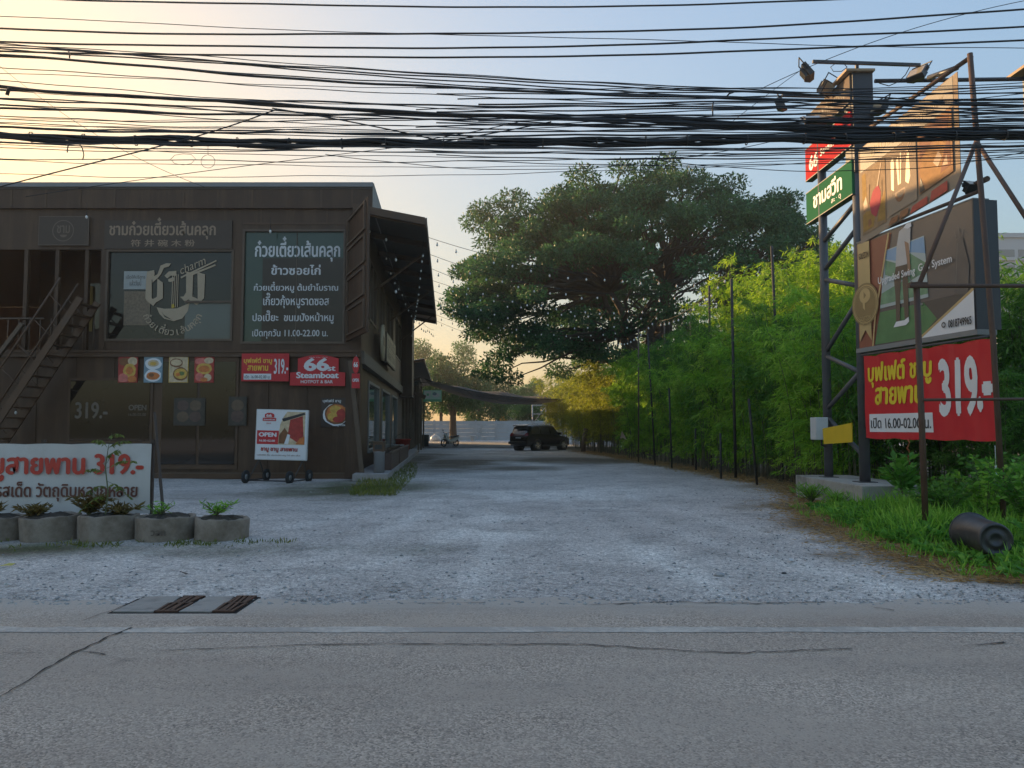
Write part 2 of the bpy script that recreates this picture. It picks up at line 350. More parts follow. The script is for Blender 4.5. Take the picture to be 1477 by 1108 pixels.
ROAD = road_mat(); road = strip(xs, xs * 0 - 4, far, .004).build('road', ROAD); tag(road, kind='structure')
nm_ = mat('far_verge', (.2, .17, .12), .9, .3, 2); road2 = None
# worn edge line, 0.2 m wide
lm = bpy.data.materials.new('worn_line_paint'); lm.use_nodes = True; n = lm.node_tree.nodes; l = lm.node_tree.links; b = n['Principled BSDF']; b.inputs['Roughness'].default_value = .7
P = n.new('ShaderNodeNewGeometry').outputs['Position']; t = n.new('ShaderNodeTexNoise'); t.inputs['Scale'].default_value = 18; t.inputs['Detail'].default_value = 8; t.inputs['Roughness'].default_value = .75; l.new(P, t.inputs['Vector'])
t2 = n.new('ShaderNodeTexNoise'); t2.inputs['Scale'].default_value = 1.1; l.new(P, t2.inputs['Vector'])
ad = n.new('ShaderNodeMath'); ad.operation = 'ADD'; l.new(t.outputs['Fac'], ad.inputs[0]); l.new(t2.outputs['Fac'], ad.inputs[1])
mr = n.new('ShaderNodeMapRange'); mr.inputs[1].default_value = .88; mr.inputs[2].default_value = 1.08; mr.inputs[3].default_value = .72; mr.inputs[4].default_value = .03; l.new(ad.outputs[0], mr.inputs[0])
mx = n.new('ShaderNodeMix'); mx.data_type = 'RGBA'; l.new(mr.outputs[0], mx.inputs['Factor']); mx.inputs['A'].default_value = (.36, .32, .28, 1); mx.inputs['B'].default_value = (.62, .56, .48, 1); l.new(mx.outputs['Result'], b.inputs['Base Color'])
x2 = np.concatenate([[-60], np.arange(-14, 5.25, .08)])
strip(x2, 6.09 + (vnoise(x2, x2 * 0, 7, 1) - .5) * .03, 6.25 + (vnoise(x2, x2 * 0, 6, 8) - .5) * .05, .008).build('edge_line', lm, road)
ck = mat('crack_dark', (.035, .032, .03), .95, .3, 8)  # near-black colour of the road cracks
def crack(pts, w0, seed):
    q = []; rr = random.Random(seed)
    for a, b_ in zip(pts, pts[1:]):
        k = max(2, int((b_ - a).length / .07))
        for i in range(k): q.append(a.lerp(b_, i / k) + Vector((rr.gauss(0, .008), rr.gauss(0, .010), 0)))
    q.append(pts[-1]); L = []; Rr = []
    for i, p in enumerate(q):
        t = (q[min(i + 1, len(q) - 1)] - q[max(0, i - 1)]).normalized(); s = Vector((-t.y, t.x, 0)); ww = w0 * (.3 + .95 * rr.random()) * min(1, .3 + i / 5)
        L.append(p + s * ww); Rr.append(p - s * ww)
    k = len(q); return L + Rr, [[i, i + 1, k + i + 1, k + i] for i in range(k - 1)]
mb = MB()
for px, w0 in (([(0, 1005), (60, 968), (108, 940), (150, 921), (190, 905)], .011), ([(104, 941), (130, 940), (152, 944)], .008), ([(0, 941), (60, 941)], .005), ([(230, 938), (330, 934), (430, 930), (560, 928), (700, 929), (830, 929), (905, 933), (980, 938), (1060, 941), (1140, 939), (1230, 935)], .008), ([(1385, 931), (1450, 926)], .010)):
    vs, fs = crack([G(*p, .012) for p in px], w0, len(px)); mb.add(vs, fs)
mb.build('crack', ck, road)
mb = MB()
for px, w0 in (([(850, 872), (960, 868), (1090, 870), (1190, 868)], .009), ([(1260, 876), (1290, 880)], .02), ([(560, 870), (700, 869)], .007), ([(120, 895), (165, 878), (205, 862)], .012)):
    vs, fs = crack([G(*p, .012) for p in px], w0, 77 + len(px)); mb.add(vs, fs)
mb.build('edge_crack', ck, road)
# pale concrete yard at the back
cy = mat('yard_concrete', (.42, .42, .41), .85, .15, .6, dirt=(.3, .3, .29), dscale=.4)
tag(MB().add([(-30, 62, .05), (40, 62, .05), (40, 99, .05), (-30, 99, .05)], [(0, 1, 2, 3)]).build('yard', cy), kind='structure')
# loose gravel
def stones(nst, fx, smin, smax, name, m):
    oc = np.array([(1, 0, 0), (-1, 0, 0), (0, 1, 0), (0, -1, 0), (0, 0, 1), (0, 0, -.6)]); T = np.array([(0, 2, 4), (2, 1, 4), (1, 3, 4), (3, 0, 4), (2, 0, 5), (1, 2, 5), (3, 1, 5), (0, 3, 5)])
    pos = fx(nst); k = len(pos); sz = smin + (smax - smin) * rng.random(k) ** 2.5; a = rng.random(k) * 6.28; sc = np.stack([sz * rng.uniform(.7, 1.3, k), sz * rng.uniform(.7, 1.3, k), sz * rng.uniform(.4, .8, k)], -1)
    v = oc[None] * sc[:, None] * rng.uniform(.75, 1.2, (k, 6, 1)); ca, sa = np.cos(a)[:, None], np.sin(a)[:, None]
    vx = v[..., 0] * ca - v[..., 1] * sa; vy = v[..., 0] * sa + v[..., 1] * ca
    V = np.stack([vx + pos[:, None, 0], vy + pos[:, None, 1], v[..., 2] + pos[:, None, 2] + sz[:, None] * .2], -1)
    Fq = (T[None] + (np.arange(k) * 6)[:, None, None]).reshape(-1, 3); o = mesh_np(name, V, Fq, m); tag(o, 'loose grey gravel stones scattered over the lot and road edge', None, kind='stuff')
def where(k):
    u = rng.random(k) ** 1.7; y = 7.05 + u * 22; x = rng.uniform(-.72, .72, k) * (y + 1); e = edge_x(y); keep = (x < e + .4)
    nearb = (x > e - 2.2) | (rng.random(k) < .42) | (y < 7.4); keep &= nearb & ~((y > 9.9) & (y < 12) & (x < -4.0)) & ~((x < -4.6) & (y > 23.5))
    return np.stack([x, y, np.zeros(k)], -1)[keep]
gm = leafmat('gravel_stone', '#76777a', '#9c9d9c', '#bdbab2', 0.0)
stones(15000, where, .006, .024, 'gravel', gm)
# ------------------------------------------------------------------ the two storey restaurant
FY = 24.2; C0 = Vector((-4.78, FY, 0)); HT = 9.2
wallm = mat('dark_brown_steel', (.062, .030, .013), .55, .3, 2.5, bump=.15, bscale=9, dirt=(.125, .068, .032), dscale=1.6, damt=.55, dst=(1.6, 1.6, .16))
wallb = mat('brown_steel_light', (.095, .048, .022), .55, .3, 3, dirt=(.07, .048, .034), dscale=2)
trimm = mat('brown_trim', (.11, .072, .046), .5, .25, 5)
roofm = mat('roof_sheet', (.07, .055, .043), .5, .2, 2)
capm = mat('roof_edge_metal', (.22, .22, .22), .45, .15, 3)
darkg = glass('dark_window_glass', (.022, .016, .012)); greeng = glass('green_window_glass', (.038, .06, .044)); greyg = glass('grey_green_glass', (.105, .115, .105), .12)
greyp = mat('grey_plaster', (.33, .31, .28), .85, .2, 3, dirt=(.2, .18, .15))
bld = thing('restaurant_building', 'two storey dark brown steel restaurant with lettered upstairs windows and a slatted side awning', 'building', (-12, FY, 0))
def X(px, Y=FY): return W(px, 500, Y).x
def Z(py, Y=FY, px=300): return W(px, py, Y).z
def side(y, o=0.0, z=0.0):             # point on the skewed side wall, o = metres out of the wall
    t = (y - FY) / D.y; p = C0 + D * t + RT * o; return Vector((p.x, p.y, z))
XL = -44.0; zf = Z(505); zb = Z(497)  # unseen left end lengthened so the building shades the road
BK = 24.2                               # depth of the building
# upper storey front wall, with openings; built from pieces so that windows sit in real reveals
up = MB(); y0, y1 = FY, FY + .22
xw0, xw1, xm0, xm1 = X(150), X(335), X(347), X(497)
zt, zw = Z(331), Z(492); ztw = Z(360)
up.box((X(-20), y0, ztw), (xw1, y1, HT)); up.box((xw1, y0, zf), (xm0, y1, HT)); up.box((xm0, y0, zt), (xm1, y1, HT)); up.box((xm1, y0, zf), (C0.x, y1, HT))
up.box((X(142), y0, zf), (xw0, y1, ztw)); up.box((xw0, y0, zf), (xw1, y1, zw)); up.box((xm0, y0, zf), (xm1, y1, Z(496)))
up.box((XL, y0, zf), (X(-20), y1, HT))
for px in (30, 75, 118):
    up.box((X(px), y0 + .02, zf), (X(px) + .12, y0 + .16, ztw))
up.build('upper_wall', wallm, bld)
# terrace behind the stair head: recessed wall whose pane colour holds the warm reflection
rc = MB(); rc.box((X(-20), FY + 2.6, zf), (X(150), FY + 2.8, HT - .2)); rc.box((X(-20), FY + .22, zf - .1), (X(150), FY + 2.6, zf)); rc.build('terrace_wall', wallb, bld)
g = MB().box((X(55), FY + 2.52, zf + 1.0), (X(140), FY + 2.59, zf + 2.6)).build('terrace_window', glass('terrace_glass', (.10, .075, .04), .08), bld)
cu = MB()
for i, px in enumerate((62, 88, 96, 112)):
    a = X(px); q = [(a + .05 * k + (.02 if k % 2 else 0), FY + 2.44 + (.05 if k % 2 else 0), zf + .9) for k in range(5)]; q2 = [(p[0] * 1 + .03 * math.sin(k), p[1], zf + 2.5) for k, p in enumerate(q)]
    cu.add(q + q2, [[k, k + 1, 6 + k, 5 + k] for k in range(4)])
cu.build('curtain', mat('ochre_curtain', (.36, .25, .09), .8, .2, 5), g)
rl = MB()
rl.tube([(X(-20), FY - .02, zf + 1.0), (X(62), FY - .02, zf + 1.0)], .03, 6)
for k in range(12): rl.tube([(X(-20) + k * .34, FY - .02, zf), (X(-20) + k * .34, FY - .02, zf + 1.0)], .015, 5)
rl.build('terrace_railing', trimm, bld)
# roof: slab with a pale metal lip, overhanging the corner
ER = Vector((X(536), FY - .12, 0)); e2 = ER + D * (BK / D.y)
rf = MB().prism([(XL, FY - .12, HT), (ER.x, ER.y, HT), (e2.x, e2.y, HT), (XL, e2.y, HT)], (0, 0, .16)).build('roof', roofm, bld)
MB().box((XL, FY - .16, HT + .06), (ER.x + .02, FY - .125, HT + .2)).build('roof_edge', capm, rf)
MB().obox(ER + Vector((.003, 0, HT - .7)), RT * .04, D * (BK / D.y), (0, 0, .88)).build('side_fascia', greyp, rf)
MB().box((XL, FY - .10, HT - .62), (ER.x - .01, FY - .005, HT - .003)).build('fascia', wallm, rf)
# ground storey front: steel panels with seams, plinth line, floor beam
gd = MB(); gd.box((XL, FY + .05, .0), (C0.x, FY + .25, zf - .08))
for k in range(26): gd.box((-5.3 - k * 1.22, FY + .028, .22), (-5.3 - k * 1.22 + .05, FY + .052, zf - .25))
gd.build('lower_wall', wallm, bld)
bm_ = MB(); bm_.box((XL, FY - .06, zf - .22), (C0.x, FY + .05, zf)); bm_.box((XL, FY - .1, zf - .08), (C0.x, FY - .06, zf - .02)); bm_.build('floor_beam', wallb, bld)
MB().box((XL, FY - .035, zf - .2), (C0.x - .3, FY + .03 - .095, zf - .185)).build('beam_lip', trimm, bld)
MB().box((XL, FY - .05, .0), (C0.x, FY + .05, .16)).build('plinth_rail', wallb, bld)
MB().box((X(232), FY - .065, .165), (X(517), FY - .045, .2)).build('plinth_strip', trimm, bld)
dr = MB().box((X(232), FY + .012, .3), (X(345), FY + .048, Z(515))).build('door', wallb, bld)
for a, c in ((236, 286), (290, 341)): MB().box((X(a), FY - .01, .45), (X(c), FY + .010, Z(522))).build('door_panel', darkg, dr)
dw = MB().box((X(100), FY + .012, Z(640)), (X(222), FY + .048, Z(545))).build('window', wallb, bld)
MB().box((X(104), FY - .008, Z(636)), (X(218), FY + .010, Z(549))).build('pane', darkg, dw)
# columns on the corner
for px in (372, 420, 468): MB().box((X(px), FY - .012, Z(322)), (X(px) + .05, FY - .0012, HT - .63)).build('wall_batten', wallb, bld)
MB().box((xm0, FY - .014, Z(324)), (C0.x, FY - .0015, Z(324) + .06)).build('wall_batten', wallb, bld)
for px in (10, 60, 110, 160, 210, 260, 310, 360, 410, 460, 505): MB().box((X(px), FY - .112, HT - .6), (X(px) + .06, FY - .101, HT - .02)).build('wall_batten', wallb, bld)
co = MB(); co.box((X(500), FY - .08, .0), (X(521), FY + .04, zf - .34)); co.build('corner_column', wallm, bld)
MB().bar((X(507), FY - .13, zf - .35), (X(526), FY - .13, .05), .14, .1).build('corner_brace', trimm, bld)
# logo window (left): frame, panes
def fwin(x0, x1, z0, z1, name='window'):
    f = MB(); t = .07
    f.box((x0, FY - .03, z0), (x0 + t, FY + .12, z1)); f.box((x1 - t, FY - .03, z0), (x1, FY + .12, z1)); f.box((x0 + t, FY - .03, z1 - t), (x1 - t, FY + .12, z1)); f.box((x0 + t, FY - .03, z0), (x1 - t, FY + .12, z0 + t))
    return f.build(name, trimm, bld)
wl = fwin(xw0, xw1, zw, ztw)
MB().box((xw0 + .07, FY + .06, zw + .07), (xw1 - .07, FY + .075, ztw - .07)).build('pane', darkg, wl)
MB().box((X(265), FY + .035, zw + .075), (xw1 - .075, FY + .05, Z(436))).build('lower_pane', greyg, wl)
MB().box((X(265), FY - .028, Z(437)), (xw1 - .075, FY + .034, Z(434))).build('mullion', trimm, wl)
pap = mat('notice_paper', (.34, .35, .33), .8, .1, 8); pap2 = mat('faded_print', (.20, .15, .10), .8, .6, 14)
nb = MB().box((X(175), FY + .04, Z(417)), (X(209), FY + .052, Z(391))).build('notice', pap, wl)
MB().box((X(176), FY + .04, Z(469)), (X(214), FY + .052, Z(420))).build('printed_sheet', pap2, wl)
ink = mat('ink_dark', (.05, .045, .04), .7, .1)
for r, (s_, py) in enumerate((('เปิดให้บริการ', 399), ('แล้ววันนี้', 409))): text_mb(s_, X(192), Z(py), (X(206) - X(178)) * (1 if r == 0 else .6), .12, y=FY + .036).build('notice_lettering', ink, wl)
# logo on the glass
lg = mat('logo_tan', (.40, .31, .21), .6, .08, 5); gold = mat('gold_paint', (.45, .31, .04), .5, .1)
def lp(pts): return [((X(a)), FY + .030, Z(b_)) for a, b_ in pts]
Lx = lambda a: 40 + a / 4.923; Ly = lambda b_: 300 + b_ / 4.923
def lz(pts): return [(Lx(a), Ly(b_)) for a, b_ in pts]
lm_ = MB()
def lpoly(pts, d=0): lm_.add([(p[0], p[1] - d, p[2]) for p in lp(lz(pts))], [list(range(len(pts)))])
lpoly([(830, 450), (880, 440), (885, 470), (865, 510), (868, 640), (905, 665), (880, 695), (835, 660), (822, 640), (825, 500)])
lpoly([(925, 408), (965, 392), (1000, 392), (985, 415), (950, 425), (930, 470), (905, 500), (870, 530), (868, 490), (905, 470), (915, 440)], .0005)
lpoly([(905, 500), (945, 530), (948, 640), (905, 668), (872, 650), (905, 630), (905, 540)], .001)
lpoly([(955, 480), (985, 450), (1040, 445), (1040, 480), (1000, 480), (975, 500)], .0015)
lpoly([(980, 505), (1020, 490), (1030, 515), (1000, 525), (985, 522)])
for a in (1010, 1024, 1037, 1050): lpoly([(a, 470), (a + 6, 470), (a + 6, 705), (a, 705)], .002)
lpoly([(1110, 450), (1160, 462), (1158, 630), (1105, 665), (1070, 630), (1095, 628), (1112, 600)])
lpoly([(1190, 455), (1245, 470), (1242, 640), (1190, 690), (1130, 650), (1160, 628), (1196, 645)], .0005)
lpoly([(1070, 488), (1322, 368), (1326, 378), (1075, 500)], .001); lpoly([(1150, 462), (1316, 398), (1320, 410), (1160, 475)], .0015)
lpoly([(905, 705), (960, 715), (1050, 712), (1138, 675), (1128, 730), (1090, 785), (1030, 803), (960, 785), (925, 750)], .0008)
lm_.build('logo', lg, wl)
MB().add(lp(lz([(940, 735), (965, 775), (1020, 795), (960, 760)])), [(0, 1, 2, 3)]).build('logo_shade', darkg, wl).location.y -= .004
MB().add([(p[0], p[1] - .004, p[2]) for p in lp(lz([(1010, 685), (1028, 680), (1034, 705), (1012, 712)]))], [(0, 1, 2, 3)]).build('logo_flame', gold, wl)
text_mb('charm', X(Lx(1155)), Z(Ly(405)), X(Lx(1255)) - X(Lx(1060)), .26, bold=.0, slant=.3, y=FY + .029, rot=R_(24)).build('logo_script', lg, wl)
arc = 'ก๋วยเตี๋ยวเส้นคลุก'; cl = []
for ch in arc:
    if ch in COMB and cl: cl[-1] += ch
    else: cl.append(ch)
mb = MB(); cx_, cz_ = X(Lx(1020)), Z(Ly(690))
for i, c_ in enumerate(cl):
    a = R_(205 + 130 * i / (len(cl) - 1)); rr_ = .92; k = text_mb(c_, cx_ + rr_ * math.cos(a), cz_ + rr_ * math.sin(a) * .95, hgt=.17, y=FY + .029, rot=a + math.pi / 2, bold=.02); mb.add(k.v, k.f)
mb.build('logo_ring_lettering', lg, wl)
# menu window (right)
wm = fwin(xm0, xm1, Z(496), zt)
MB().box((xm0 + .07, FY + .06, Z(496) + .07), (xm1 - .07, FY + .075, zt - .07)).build('pane', greeng, wm)
MB().box((X(376), FY + .045, Z(496) + .075), (X(495), FY + .058, Z(372))).build('inner_board', mat('board_behind_glass', (.038, .024, .016), .25, .5, .8), wm)
wh = mat('white_vinyl', (.62, .62, .62), .6, .05)
for s_, a, c, t_, b_, bo in (('ก๋วยเตี๋ยวเส้นคลุก', 365, 488, 354, 370, .03), ('ข้าวซอยไก่', 389, 460, 382, 396, .03), ('ก๋วยเตี๋ยวหมู ต้มยำโบราณ', 364, 486, 409, 419, .02), ('เกี๊ยวกุ้งหมูราดซอส', 378, 473, 430, 440, .02), ('ปอเปี๊ยะ  ขนมปังหน้าหมู', 363, 480, 452, 463, .02), ('เปิดทุกวัน 11.00-22.00 น.', 363, 472, 475, 485, .015)):
    text_mb(s_, (X(a) + X(c)) / 2, (Z(t_) + Z(b_)) / 2, X(c) - X(a), Z(t_) - Z(b_), bold=bo, y=FY + .040).build('menu_lettering', wh, wm)
for z_ in (Z(400),): MB().box((X(425), FY + .035, Z(496) + .08), (X(426), FY + .043, zt - .08)).build('glass_joint', trimm, wm)
# open steel door leaf, hinged beside the menu window and swung out
h0 = Vector((X(499), FY - .06, Z(493))); h1 = Vector((W(528, 500, 21.6).x, 21.6, 0)); hd = Vector((h1.x - h0.x, h1.y - h0.y, 0)); hn = Vector((hd.y, -hd.x, 0)).normalized() * -.07
dh = Z(318) - Z(493); lf = MB(); lf.obox(h0, hd, hn, (0, 0, dh)); dl = lf.build('shutter_leaf', wallm, bld)
pn = MB()
for k in range(4):
    za = .14 + k * (dh - .1) / 4; ze = za + (dh - .1) / 4 - .12
    for a, c, q, r in ((0.06, .94, za, za + .06), (0.06, .94, ze - .06, ze), (0.06, .12, za + .06, ze - .06), (.88, .94, za + .06, ze - .06)):
        pn.obox(h0 + hd * a + Vector((0, 0, q)) - hn.normalized() * .055, hd * (c - a), hn.normalized() * .05, (0, 0, r - q))
pn.build('shutter_batten', trimm, dl)
# side wall in two storeys with openings
def sbox(ya, yb, za, zb_, o0, o1, mb=None):
    p = side(ya, o0, za); mb = mb or MB(); return mb.obox(p, side(yb, o0, za) - p, RT * (o1 - o0), (0, 0, zb_ - za))
sw = MB(); uw = [(26.6, 29.2), (30.4, 33), (34.2, 38.2), (40, 44.5)]; ys = [FY + .02]
for a, c in uw: ys += [a, c]
ys.append(FY + BK - .1)
for a, c in zip(ys[0::2], ys[1::2]): sbox(a, c, zf, HT - .62, -.2, 0, sw)
for a, c in uw: sbox(a, c, zf, 5.35, -.2, 0, sw); sbox(a, c, 7.5, HT - .62, -.2, 0, sw)
sw.build('side_upper_wall', wallm, bld)
skyg = glass('side_window_glass', (.10, .10, .09), .03)
for a, c in uw:
    f = MB(); sbox(a, a + .1, 5.35, 7.5, -.1, .03, f); sbox(c - .1, c, 5.35, 7.5, -.1, .03, f); sbox(a + .1, c - .1, 5.35, 5.43, -.1, .03, f); sbox(a + .1, c - .1, 7.42, 7.5, -.1, .03, f); sbox((a + c) / 2 - .05, (a + c) / 2 + .05, 5.43, 7.42, -.1, .03, f); f.build('side_window', trimm, bld)
    sbox(a + .1, c - .1, 5.43, 7.42, -.08, -.06).build('pane', skyg, bld.children[-1])
lw = MB(); gw = [(27.7, 32.0), (33.4, 37.9), (39.4, 43.6)]; ys = [FY + .3]
for a, c in gw: ys += [a, c]
ys.append(FY + BK - .1)
for a, c in zip(ys[0::2], ys[1::2]): sbox(a, c, .2, zf - .1, -.35, -.12, lw)
for a, c in gw: sbox(a, c, .2, .68, -.35, -.12, lw); sbox(a, c, 3.3, zf - .1, -.35, -.12, lw)
lw.build('side_lower_wall', wallm, bld)
for a, c in gw:
    f = MB(); sbox(a, a + .12, .68, 3.3, -.3, -.08, f); sbox(c - .12, c, .68, 3.3, -.3, -.08, f); sbox(a + .12, c - .12, .68, .8, -.3, -.05, f); sbox(a + .12, c - .12, 3.2, 3.3, -.3, -.08, f)
    f.build('side_window', mat('grey_frame', (.2, .19, .17), .5, .2), bld); sbox(a + .12, c - .12, .8, 3.2, -.22, -.19).build('pane', greeng, bld.children[-1])
sb = MB(); sbox(FY + .1, FY + BK - .2, zf - .42, zf - .02, -.12, .10, sb); sb.build('side_beam', mat('pale_brown_beam', (.14, .11, .08), .6, .2, 3), bld)
sbox(45.6, 48.2, zf - .6, HT - .6, -.1, .62).build('rear_box', wallm, bld)
# back and far walls so the block is solid
MB().box((XL, FY + BK - .3, 0), (side(FY + BK).x - .36, FY + BK - .1, HT - .02)).build('rear_wall', wallm, bld)
# awning along the side: sloping sheet on cross beams
z_in, z_out = 8.62, 8.22; aw = MB(); pa = side(FY - .15, -.28, z_in); pb = side(FY - .15, 2.0, z_out); ln = D * 23.4
aw.prism([pa, pb, pb + Vector((0, 0, .06)), pa + Vector((0, 0, .06))], ln); awn = aw.build('awning', roofm, bld)
for k in range(9):
    o_ = D * (.12 + k * 23.1 / 8); MB().bar(pa + o_ + Vector((0, 0, -.1)), pb + o_ + Vector((0, 0, -.1)), .12, .2).build('awning_beam', wallb, awn)
MB().obox(pb + RT * .003 + Vector((0, 0, -.22)), RT * .05, ln, (0, 0, .3)).build('awning_edge', trimm, awn)
MB().obox(pa + Vector((0, -.055, -.16)), pb - pa, (0, .05, 0), (0, 0, .24)).build('awning_front', wallb, awn)
for k in range(3):
    o_ = D * (4 + k * 8); MB().bar(pa + o_ + Vector((.3, 0, -2.0)), pb + o_ + Vector((-.2, 0, -.2)), .07, .07).build('awning_brace', wallb, awn)
# external stair at the left
st = MB(); s0 = Vector((X(62), FY - 1.4, Z(580))); s1 = Vector((X(150), FY - 1.4, Z(440))); s00 = s0 + (s0 - s1) * .42
for dy in (0, .95): st.bar(s00 + Vector((0, dy, 0)), s1 + Vector((0, dy, 0)), .06, .2)
for k in range(14):
    p = s00.lerp(s1, (k + .5) / 14); st.box((p.x - .12, p.y + .04, p.z - .02), (p.x + .14, p.y + .91, p.z + .02))
sta = st.build('stair', wallb, bld)
hr = MB()
for dy in (0, .95):
    hr.tube([s00 + Vector((-.62, dy, .6)), s1 + Vector((-.62, dy, .6))], .03, 6)
    for k in range(6): p = s00.lerp(s1, (k + .3) / 6); hr.tube([p + Vector((0, dy, 0)), p + Vector((-.62, dy, .6))], .018, 5)
hr.build('handrail', wallb, sta)
MB().bar((X(-30), FY - .5, Z(575)), (X(46), FY - .5, Z(470)), .12, .12).build('terrace_brace', trimm, bld)
# plinth / side deck
pl = MB(); pp = side(23.2, -.1, 0); pl.obox(pp, RT * 1.05, D * 25, (0, 0, .2)); pl.build('side_deck', mat('deck_concrete', (.33, .30, .28), .85, .2, 3, dirt=(.2, .16, .13), dscale=2), bld)

# ---- things fixed to or standing by the restaurant
woodp = mat('planter_wood', (.10, .06, .045), .6, .3, 6); soil = mat('soil', (.05, .04, .03), .95, .4, 20)
def sign_px(name, label, cat, box, Y, m, **k):
    p, w_, h_ = frame_px(*box, Y); return Sign(name, label, cat, p, w_, h_, m=m, **k)
brn = mat('sign_brown', (.06, .038, .025), .45, .15, 4); redm = mat('sign_red', (.52, .022, .028), .45, .06, 3); whm = mat('sign_white', (.72, .72, .72), .5, .05, 3); yel = mat('sign_yellow', (.80, .50, .06), .5, .06)
blk = mat('print_black', (.03, .03, .03), .5, .1); tanl = mat('tan_letters', (.30, .21, .14), .6, .1)
s = sign_px('sign_board', 'brown shop sign with tan lettering in two lines above the logo window', 'sign', (150, 318, 335, 359), FY - .06, brn, thick=.05)
s.text('ชามก๋วยเตี๋ยวเส้นคลุก', .04, .48, .87, .82, tanl, .03); s.text('符 井 碗 木 粉', .21, .08, .71, .32, tanl, .025)
s = sign_px('sign_board', 'brown panel with thin outline and a round bowl emblem, upper left of the facade', 'sign', (55, 312, 129, 354), FY - .06, brn, thick=.05)
tanf = mat('tan_faint', (.17, .12, .085), .6, .1)
for a in ((0, 0, 1, .02), (0, .98, 1, 1), (0, .02, .01, .98), (.99, .02, 1, .98)): s.rect('outline', *a, tanf)
s.ring('emblem_ring', .49, .5, .345, .03, tanf); s.text('ชาม', .37, .42, .62, .68, tanf, .03); s.ell('emblem_bowl', .5, .36, .07, .09, tanf, 14, 180, 360)
fr = [mat('food_' + n_, c_, .5, .55, 9) for n_, c_ in (('red', (.38, .04, .03)), ('orange', (.55, .17, .04)), ('yellow', (.58, .36, .07)), ('cream', (.58, .45, .28)), ('brown', (.20, .08, .03)), ('green', (.12, .17, .05)), ('blue', (.20, .29, .34)), ('pink', (.58, .16, .13)))]
f_red, f_or, f_ye, f_cr, f_br, f_gr, f_bl, f_pk = fr
def food(s, u0, v0, u1, v1, bg, ells, seed=0):
    s.rect('picture', u0, v0, u1, v1, bg); w_, h_ = u1 - u0, v1 - v0; r_ = random.Random(seed)
    for (u, v, a, b_, m_) in ells:
        n_ = 18; pts = [(u0 + w_ * min(1, max(0, u + a * math.cos(t) * (1 + .1 * r_.random()))), v0 + h_ * min(1, max(0, v + b_ * math.sin(t) * (1 + .1 * r_.random())))) for t in [6.283 * i / n_ for i in range(n_)]]
        s.poly('picture_detail', pts, m_)
s = sign_px('food_poster', 'small poster of a red platter with a yellow dish, leftmost of the four', 'poster', (170, 514, 199, 552), FY - .03, f_red, group='four food posters under the upstairs windows')
food(s, .03, .02, .97, .98, f_red, [(.3, .8, .3, .15, f_br), (.75, .82, .25, .16, f_cr), (.6, .45, .33, .27, f_ye), (.6, .45, .2, .15, f_or), (.25, .15, .28, .18, f_pk), (.75, .12, .24, .13, f_or)], 1)
s = sign_px('food_poster', 'small blue and white poster of two plated dishes, second of the four', 'poster', (207, 514, 235, 552), FY - .03, f_bl, group='four food posters under the upstairs windows')
food(s, .03, .02, .97, .98, f_bl, [(.5, .72, .45, .22, whm), (.5, .74, .3, .13, f_cr), (.5, .73, .18, .07, f_ye), (.5, .26, .45, .24, whm), (.5, .24, .36, .15, f_or), (.42, .28, .14, .07, f_br)], 2)
s = sign_px('food_poster', 'small yellowish poster of two noodle bowls, third of the four', 'poster', (243, 514, 272, 552), FY - .03, f_ye, group='four food posters under the upstairs windows')
food(s, .03, .02, .97, .98, f_cr, [(.38, .76, .34, .17, f_br), (.38, .77, .28, .12, f_cr), (.62, .32, .40, .25, f_br), (.62, .33, .34, .20, f_ye), (.68, .34, .15, .08, f_gr), (.48, .3, .12, .07, f_or)], 3)
s = sign_px('food_poster', 'small poster of meat and a yellow pot on red, rightmost of the four', 'poster', (280, 514, 309, 552), FY - .03, f_red, group='four food posters under the upstairs windows')
food(s, .03, .02, .97, .98, f_red, [(.3, .82, .3, .13, f_pk), (.75, .85, .24, .12, f_cr), (.5, .52, .42, .21, f_ye), (.5, .52, .3, .13, f_or), (.25, .2, .2, .16, f_pk), (.7, .18, .2, .14, f_cr), (.5, .1, .2, .08, f_or)], 4)
s = sign_px('price_sign', 'small red price sign with yellow lettering and white hours strip on the facade', 'sign', (348, 510, 417, 550), FY - .13, redm, thick=.04)
s.text('บุฟเฟต์ ชาบู', .05, .66, .64, .84, yel, .03); s.text('สายพาน', .13, .38, .56, .57, yel, .03); s.text('319.-', .69, .27, .985, .80, whm, .03); s.rect('hours_strip', .05, .06, .63, .27, whm); s.text('เปิด 16.00-02.00 น.', .07, .1, .61, .22, blk, .015)
p, w_, h_ = frame_px(418, 512, 498, 556, FY - .13); s = Sign('restaurant_sign', 'red arched restaurant sign with big white number on the lower facade', 'sign', p, w_, h_)
outl = [(0, 0), (1, -.02), (1, .42), (.88, .44), (.88, .88)] + [(.88 - .74 * i / 10, .88 + .12 * math.sin(math.pi * i / 10)) for i in range(1, 10)] + [(.14, .88), (.14, .44), (0, .42)]
MB().prism([(u * w_, .0, v * h_) for u, v in outl], (0, .06, 0)).build('panel', redm, s.root, world=False)
s.text('66', .27, .49, .69, .88, whm, .07); s.text('st', .69, .48, .82, .62, whm, .05); s.text('Steamboat', .12, .24, .88, .43, whm, .055); s.text('HOTPOT & BAR', .2, .07, .78, .17, whm, .02)
tiny = s.text('FRESH · FUN · FOOD', .35, .905, .68, .93, whm, .0); tiny.name = 'arch_lettering'
